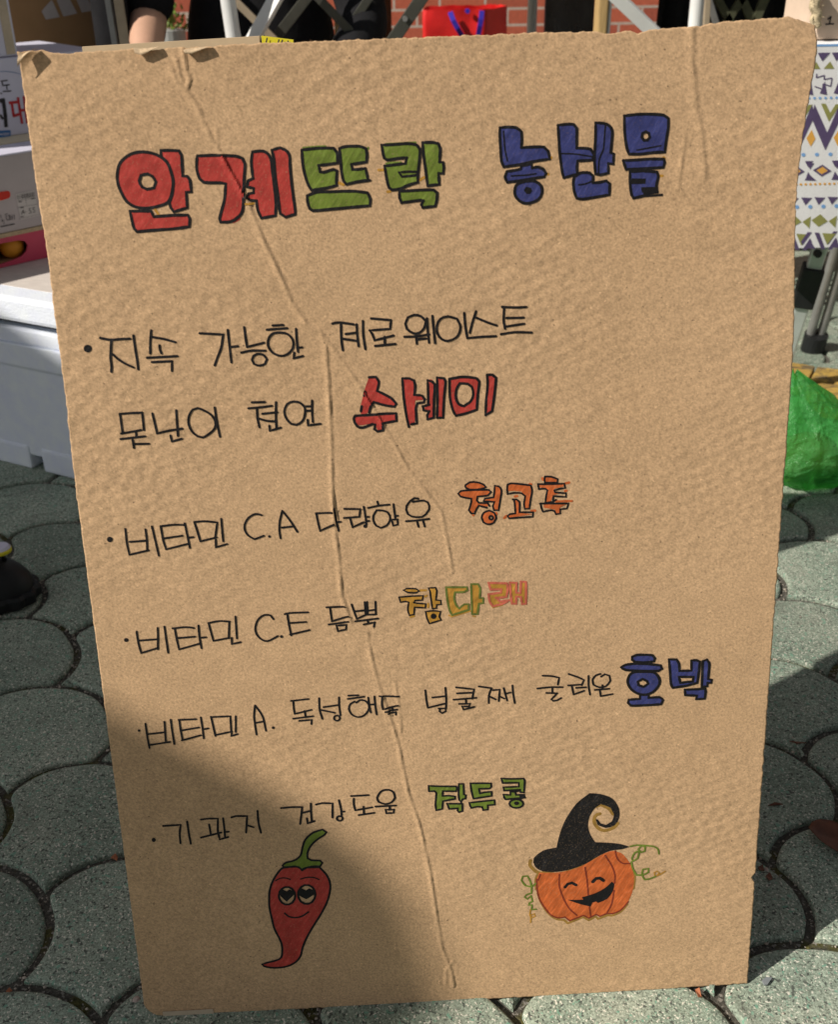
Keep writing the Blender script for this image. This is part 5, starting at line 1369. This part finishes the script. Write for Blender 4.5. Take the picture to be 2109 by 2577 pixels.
# --- green plastic bag
mt, t, b = new_mat('green_plastic_film')
b.inputs['Base Color'].default_value = (.055, .40, .075, 1); b.inputs['Roughness'].default_value = .28
v = coords(t, (1,1,1)); nz = tex(t, v, 16, 5, .7)
wv = t.nodes.new('ShaderNodeTexVoronoi'); wv.feature = 'DISTANCE_TO_EDGE'; wv.inputs['Scale'].default_value = 24
dv = t.nodes.new('ShaderNodeVectorMath'); dv.operation = 'ADD'; t.links.new(v, dv.inputs[0])
dn_ = t.nodes.new('ShaderNodeTexNoise'); dn_.inputs['Scale'].default_value = 9; sc_ = t.nodes.new('ShaderNodeVectorMath'); sc_.operation = 'SCALE'; sc_.inputs['Scale'].default_value = .09
t.links.new(v, dn_.inputs['Vector']); t.links.new(dn_.outputs['Color'], sc_.inputs[0]); t.links.new(sc_.outputs[0], dv.inputs[1]); t.links.new(dv.outputs[0], wv.inputs['Vector'])
n1 = add_bump(t, b, nz, .9, .02); add_bump(t, b, ramp(t, wv.outputs['Distance'], [(0, 1.0), (.16, 0.0)]), .5, .006, n1)
t.links.new(ramp(t, nz, [(.3, (.055, .33, .085)), (.5, (.09, .46, .13)), (.7, (.22, .62, .22))]), b.inputs['Base Color'])  # highlights and darker areas of the film put into its colour
tr = t.nodes.new('ShaderNodeBsdfTranslucent'); tr.inputs[0].default_value = (.24, .80, .24, 1)
tp = t.nodes.new('ShaderNodeBsdfTransparent'); tp.inputs[0].default_value = (.55, .92, .55, 1)
ms1 = t.nodes.new('ShaderNodeMixShader'); ms1.inputs[0].default_value = .55
ms2 = t.nodes.new('ShaderNodeMixShader'); ms2.inputs[0].default_value = .38
out = t.nodes['Material Output']
t.links.new(b.outputs[0], ms1.inputs[1]); t.links.new(tr.outputs[0], ms1.inputs[2])
t.links.new(ms1.outputs[0], ms2.inputs[1]); t.links.new(tp.outputs[0], ms2.inputs[2]); t.links.new(ms2.outputs[0], out.inputs[0])
m_film = mt
gb = on_z((2034, 1222)); 
gx, gy = gb.x+.005, gb.y+.03
gtop = on_y((1985, 948), gy).z
gp = thing('plastic_bag', 'translucent green plastic bag of vegetables on the paving right of the sign', 'bag', (gx, gy, 0))
bm = bmesh.new(); rows = []
NB, NA = 46, 72
for r in range(NB+1):
    s_ = r/NB; z = .004+gtop*1.02*s_
    rad = (.118*math.sin(math.pi*min(1, (s_*.86+.13)))**.7)*(1-.62*s_**1.6)+.004
    cxo = -.055*s_**1.3
    row = []
    for k in range(NA):
        a = 2*math.pi*k/NA; d = Vector((math.cos(a), math.sin(a)*.8, 0))
        pleat = .10*s_*math.sin(a*9+3*noise.noise(Vector((a, s_*3, 0))))
        w_ = 1+.20*noise.noise(Vector((d.x*2.1, d.y*2.1, s_*3.1)))+.09*noise.noise(Vector((d.x*6, d.y*6, s_*7)))+pleat
        cr_ = abs(noise.noise(Vector((d.x*4.2+5, d.y*4.2, s_*5.5))))
        w_ -= .07*(1-min(1, cr_*5))
        row.append(bm.verts.new((gx+cxo+d.x*rad*w_, gy+d.y*rad*w_, z*(1+.05*noise.noise(Vector((d.x*2, d.y*2, 9)))*(s_ > .1)))))
    rows.append(row)
for a, b_ in zip(rows, rows[1:]):
    for k in range(NA): bm.faces.new((a[k], a[(k+1) % NA], b_[(k+1) % NA], b_[k]))
bm.faces.new(rows[0][::-1]); bm.faces.new(rows[-1])
link('film', bm, m_film, gp, smooth=True)
def veg(name, c, dr, L, r, mat, label, cat):
    bm = bmesh.new(); dr = dr.normalized(); n_ = 12
    add_tube(bm, [c+dr*L*(i/n_-.5)+Vector((0,0,.006*math.sin(i))) for i in range(n_+1)], [max(.002, r*math.sin(math.pi*(i+.4)/(n_+.8))**.6) for i in range(n_+1)], 14)
    o = link(name, bm, mat, smooth=True); tag(o, label, cat, 'vegetables inside the green bag'); return o
gl = on_z((1985, 1225))
veg('sweet_potato', Vector((gl.x+.012, gl.y+.035, .035)), Vector((1, .3, .25)), .09, .021, M('red_brown_peel', (.34, .09, .05), .7, .2, 60), 'reddish root vegetable low in the left of the green bag', 'vegetable')
veg('sweet_potato', Vector((gx-.02, gy-.01, .055)), Vector((1, -.6, .1)), .15, .042, M('brown_peel', (.30, .16, .07), .7, .2, 60), 'brown root vegetable in the middle of the green bag', 'vegetable')
bm = bmesh.new(); kk = px('1972,1178 1978,1172 1985,1185 1990,1195 2000,1202 1992,1205;1972,1178 1970,1195 1978,1210 1990,1206')
for path in kk: add_tube(bm, [on_y(p, gl.y+.012) for p in path], .0028, 8)
tag(link('string', bm, M('pale_string', (.62, .58, .25), .8, .1, 60), smooth=True), 'pale yellow string showing through the green bag', 'string')

# --- black clog at the left edge
ti = on_z((84, 1500))
ck = thing('clog', 'black perforated clog with a white and yellow charm at the left edge', 'shoe', (ti.x-.12, ti.y-.005, 0))
cX, cY = ti.x-.13, ti.y-.004
bm = bmesh.new(); R0 = []
for r in range(11):
    ph = r/10*math.pi/2; row = []
    for k in range(40):
        a = 2*math.pi*k/40; e_ = math.cos(ph)**.75
        ex_ = .135*(1 if math.cos(a) > 0 else 1.15)
        row.append(bm.verts.new((cX+ex_*e_*math.copysign(abs(math.cos(a))**.8, math.cos(a)), cY+.055*e_*math.copysign(abs(math.sin(a))**.85, math.sin(a)), .022+.062*math.sin(ph)*(1 if math.cos(a) < .3 else .92))))
    R0.append(row)
for a, b_ in zip(R0, R0[1:]):
    for k in range(40): bm.faces.new((a[k], a[(k+1) % 40], b_[(k+1) % 40], b_[k]))
bmesh.ops.remove_doubles(bm, verts=bm.verts, dist=.0002)
link('upper', bm, m_blackpl, ck, smooth=True)
bm = bmesh.new(); rows = []
for z, g in ((0, .97), (.004, 1.02), (.018, 1.03), (.024, 1.0)):
    rows.append([bm.verts.new((cX+.138*(1 if math.cos(a) > 0 else 1.15)*g*(1+.02*math.sin(a*18))*math.copysign(abs(math.cos(a))**.8, math.cos(a)), cY+.058*g*(1+.05*math.sin(a*18))*math.copysign(abs(math.sin(a))**.85, math.sin(a)), z)) for a in [2*math.pi*k/120 for k in range(120)]])
for a, b_ in zip(rows, rows[1:]):
    for k in range(120): bm.faces.new((a[k], a[(k+1) % 120], b_[(k+1) % 120], b_[k]))
bm.faces.new(rows[0][::-1]); bm.faces.new(rows[-1]); link('sole', bm, m_blackpl, ck, smooth=False)
m_hole = M('hole_shade_black', (.002, .002, .002), 1, 0, 10)  # near black of solid discs, painted for the shade inside the vent holes
def on_upper(x, y):
    ex_ = x/(.135*(1 if x > 0 else 1.15)); ey = y/.055
    rr_ = min(.98, (abs(ex_)**2.3+abs(ey)**2.3)**(1/2.3)); e_ = rr_**(1/.75)
    return Vector((cX+x, cY+y, .022+.062*math.sqrt(max(0, 1-e_*e_))*.97+.0022))
for x, y in ((.085, -.012), (.07, .018), (.045, -.028), (.04, .005), (.095, .012)):
    c = on_upper(x, y); bm = bmesh.new(); n_ = Vector((x*.9, y*3, .06)).normalized()
    add_tube(bm, [c-n_*.003, c+n_*.0006], .0062, 14); link('hole_shade_disc', bm, m_hole, ck)
bm = bmesh.new(); c = on_z((0, 1387), .085); add_tube(bm, [c, c+Vector((0,0,.004))], [.017, .017], 26); ch = link('charm', bm, m_yellow, ck)
bm = bmesh.new(); add_tube(bm, [c+Vector((0,.003,.0042)), c+Vector((0,.003,.008))], [.015, .012], 26); link('charm_top', bm, m_whitec, ch)

# --- dry leaves and litter
m_leaf = M('dry_leaf', (.13, .045, .022), .55, .35, 50, spec=.45)
lo_, ld = on_z((2112, 2112), .010), None
bm = bmesh.new(); NL, NR_ = 26, 6; rows = []
for r in range(NR_+1):
    f_ = r/NR_; row = []
    for k in range(NL):
        a = 2*math.pi*k/NL; e_ = 1+.06*noise.noise(Vector((math.cos(a)*3, math.sin(a)*3, 2)))
        u_, v_ = .036*math.cos(a)*e_*f_, .019*math.sin(a)*e_*f_*(1-.25*math.cos(a))
        x_, y_ = u_*.55+v_*.83, -u_*.83+v_*.55
        row.append(bm.verts.new((lo_.x+x_, lo_.y+y_, .003+9*v_*v_*2.2+3.2*u_*u_+.0022*noise.noise(Vector((u_*90, v_*90, 1)))+.0006*abs(math.sin(u_*500+abs(v_)*300)))))
    rows.append(row)
for a, b_ in zip(rows, rows[1:]):
    for k in range(NL): bm.faces.new((a[k], a[(k+1) % NL], b_[(k+1) % NL], b_[k]))
bmesh.ops.remove_doubles(bm, verts=rows[0], dist=.0005)
ex = bmesh.ops.extrude_face_region(bm, geom=list(bm.faces))
for g in ex['geom']:
    if isinstance(g, bmesh.types.BMVert): g.co.z += .0005
tag(link('dry_leaf', bm, m_leaf, smooth=True), 'large curled dark brown leaf at the right edge of the paving', 'leaf', 'dry leaves on the paving')
m_leaf2 = M('orange_leaf', (.36, .13, .06), .7, .25, 80)
for poly, lab, mm in (
    ([(278,2160),(290,2152),(296,2158),(294,2170),(287,2163)], 'tiny orange leaf scrap in the joint left of the sign', m_leaf2),
    ([(14,2496),(24,2490),(30,2494),(24,2500)], 'tiny rust coloured leaf scrap at the lower left', m_leaf2),
    ([(1986,1866),(2000,1870),(2030,1870),(2008,1875)], 'thin red brown sliver on the shaded block right of the sign', m_leaf),
    ([(1934,2028),(1950,2023),(1972,2025),(1950,2030)], 'thin curved brown sliver lower on the shaded block', m_leaf),
    ([(1908,2184),(1920,2180),(1924,2192),(1912,2194)], 'small dark red scrap in the joint by the sign edge', m_leaf),
    ([(1928,2205),(1938,2200),(1946,2212),(1936,2220)], 'dark red brown scrap below the other in the mossy joint', m_leaf),
    ([(1750,2492),(1760,2490),(1766,2510),(1758,2514)], 'small pinkish brown scrap below the sign corner', m_leaf2)):
    bm = bmesh.new(); q = [on_z(p, .001) for p in poly]
    f = bm.faces.new([bm.verts.new(p+Vector((0,0,.002*(i % 2)))) for i, p in enumerate(q)])
    ex = bmesh.ops.extrude_face_region(bm, geom=[f])
    for g in ex['geom']:
        if isinstance(g, bmesh.types.BMVert): g.co.z += .0012
    tag(link('leaf_scrap', bm, mm), lab, 'leaf', 'dry leaf scraps on the paving')
m_stone = M('pink_stone', (.42, .34, .30), .8, .2, 120)
for p, r, lab in (((343, 2518), .0042, 'pale pinkish stone in the joint by the lower left sign corner'), ((1930, 2190), .003, 'small pale stone in the mossy joint right of the sign')):
    b2 = bmesh.new(); bmesh.ops.create_icosphere(b2, subdivisions=2, radius=r); c = on_z(p, -.001)
    for v in b2.verts: v.co = v.co*(1+.25*noise.noise(v.co*400))+c
    tag(link('stone', b2, m_stone), lab, 'stone')
bm = bmesh.new(); q = [on_z(p, .001) for p in ((1918,2470),(1928,2462),(1944,2463),(1932,2480),(1924,2481))]
f = bm.faces.new([bm.verts.new(p) for p in q]); ex = bmesh.ops.extrude_face_region(bm, geom=[f])
for g in ex['geom']:
    if isinstance(g, bmesh.types.BMVert): g.co.z += .002
tag(link('plastic_chip', bm, M('grey_chip', (.22, .24, .25), .5, .1, 50)), 'grey plastic chip on the lit block below the sign corner', 'litter')

# --- added unseen panel toward the sun, its edge shaped to cast the sign's shade
H_ = Vector((SUN.x, SUN.y, 0)).normalized(); E1_ = Vector((math.sin(PHI), -math.cos(PHI), 0))
DB = 4.2; fcu = Face(H_*DB, E1_); dz = (DB-2.2)*math.tan(EL)
prof = [(-2.6, 2.3), (-2.6, 1.86+dz), (-1.2, 1.87+dz), (-.7, 1.86+dz), (-.176, 1.853+dz), (-.10, 1.857+dz), (-.079, 1.85+dz), (-.052, 1.835+dz), (-.030, 1.802+dz), (-.012, 1.755+dz), (.004, 1.715+dz), (.02, 1.66+dz), (.03, 1.55+dz), (.035, 1.2+dz), (.035, 2.3)]
cu = thing('shade_panel', 'added unseen grey cloth panel on two tall poles, shaped to shade the sign', 'shade_panel', tuple(H_*DB))
bm = bmesh.new(); panel(bm, fcu, [prof], .004); link('cloth', bm, M('grey_shade_panel', (.20, .20, .21), .9, .1, 12), cu)
for u in (-2.58, -.30):
    bm = bmesh.new(); add_tube(bm, [fcu.at(u, 0, -.03), fcu.at(u, 1.83+dz, -.03)], .02, 14); link('pole', bm, m_grey, cu)
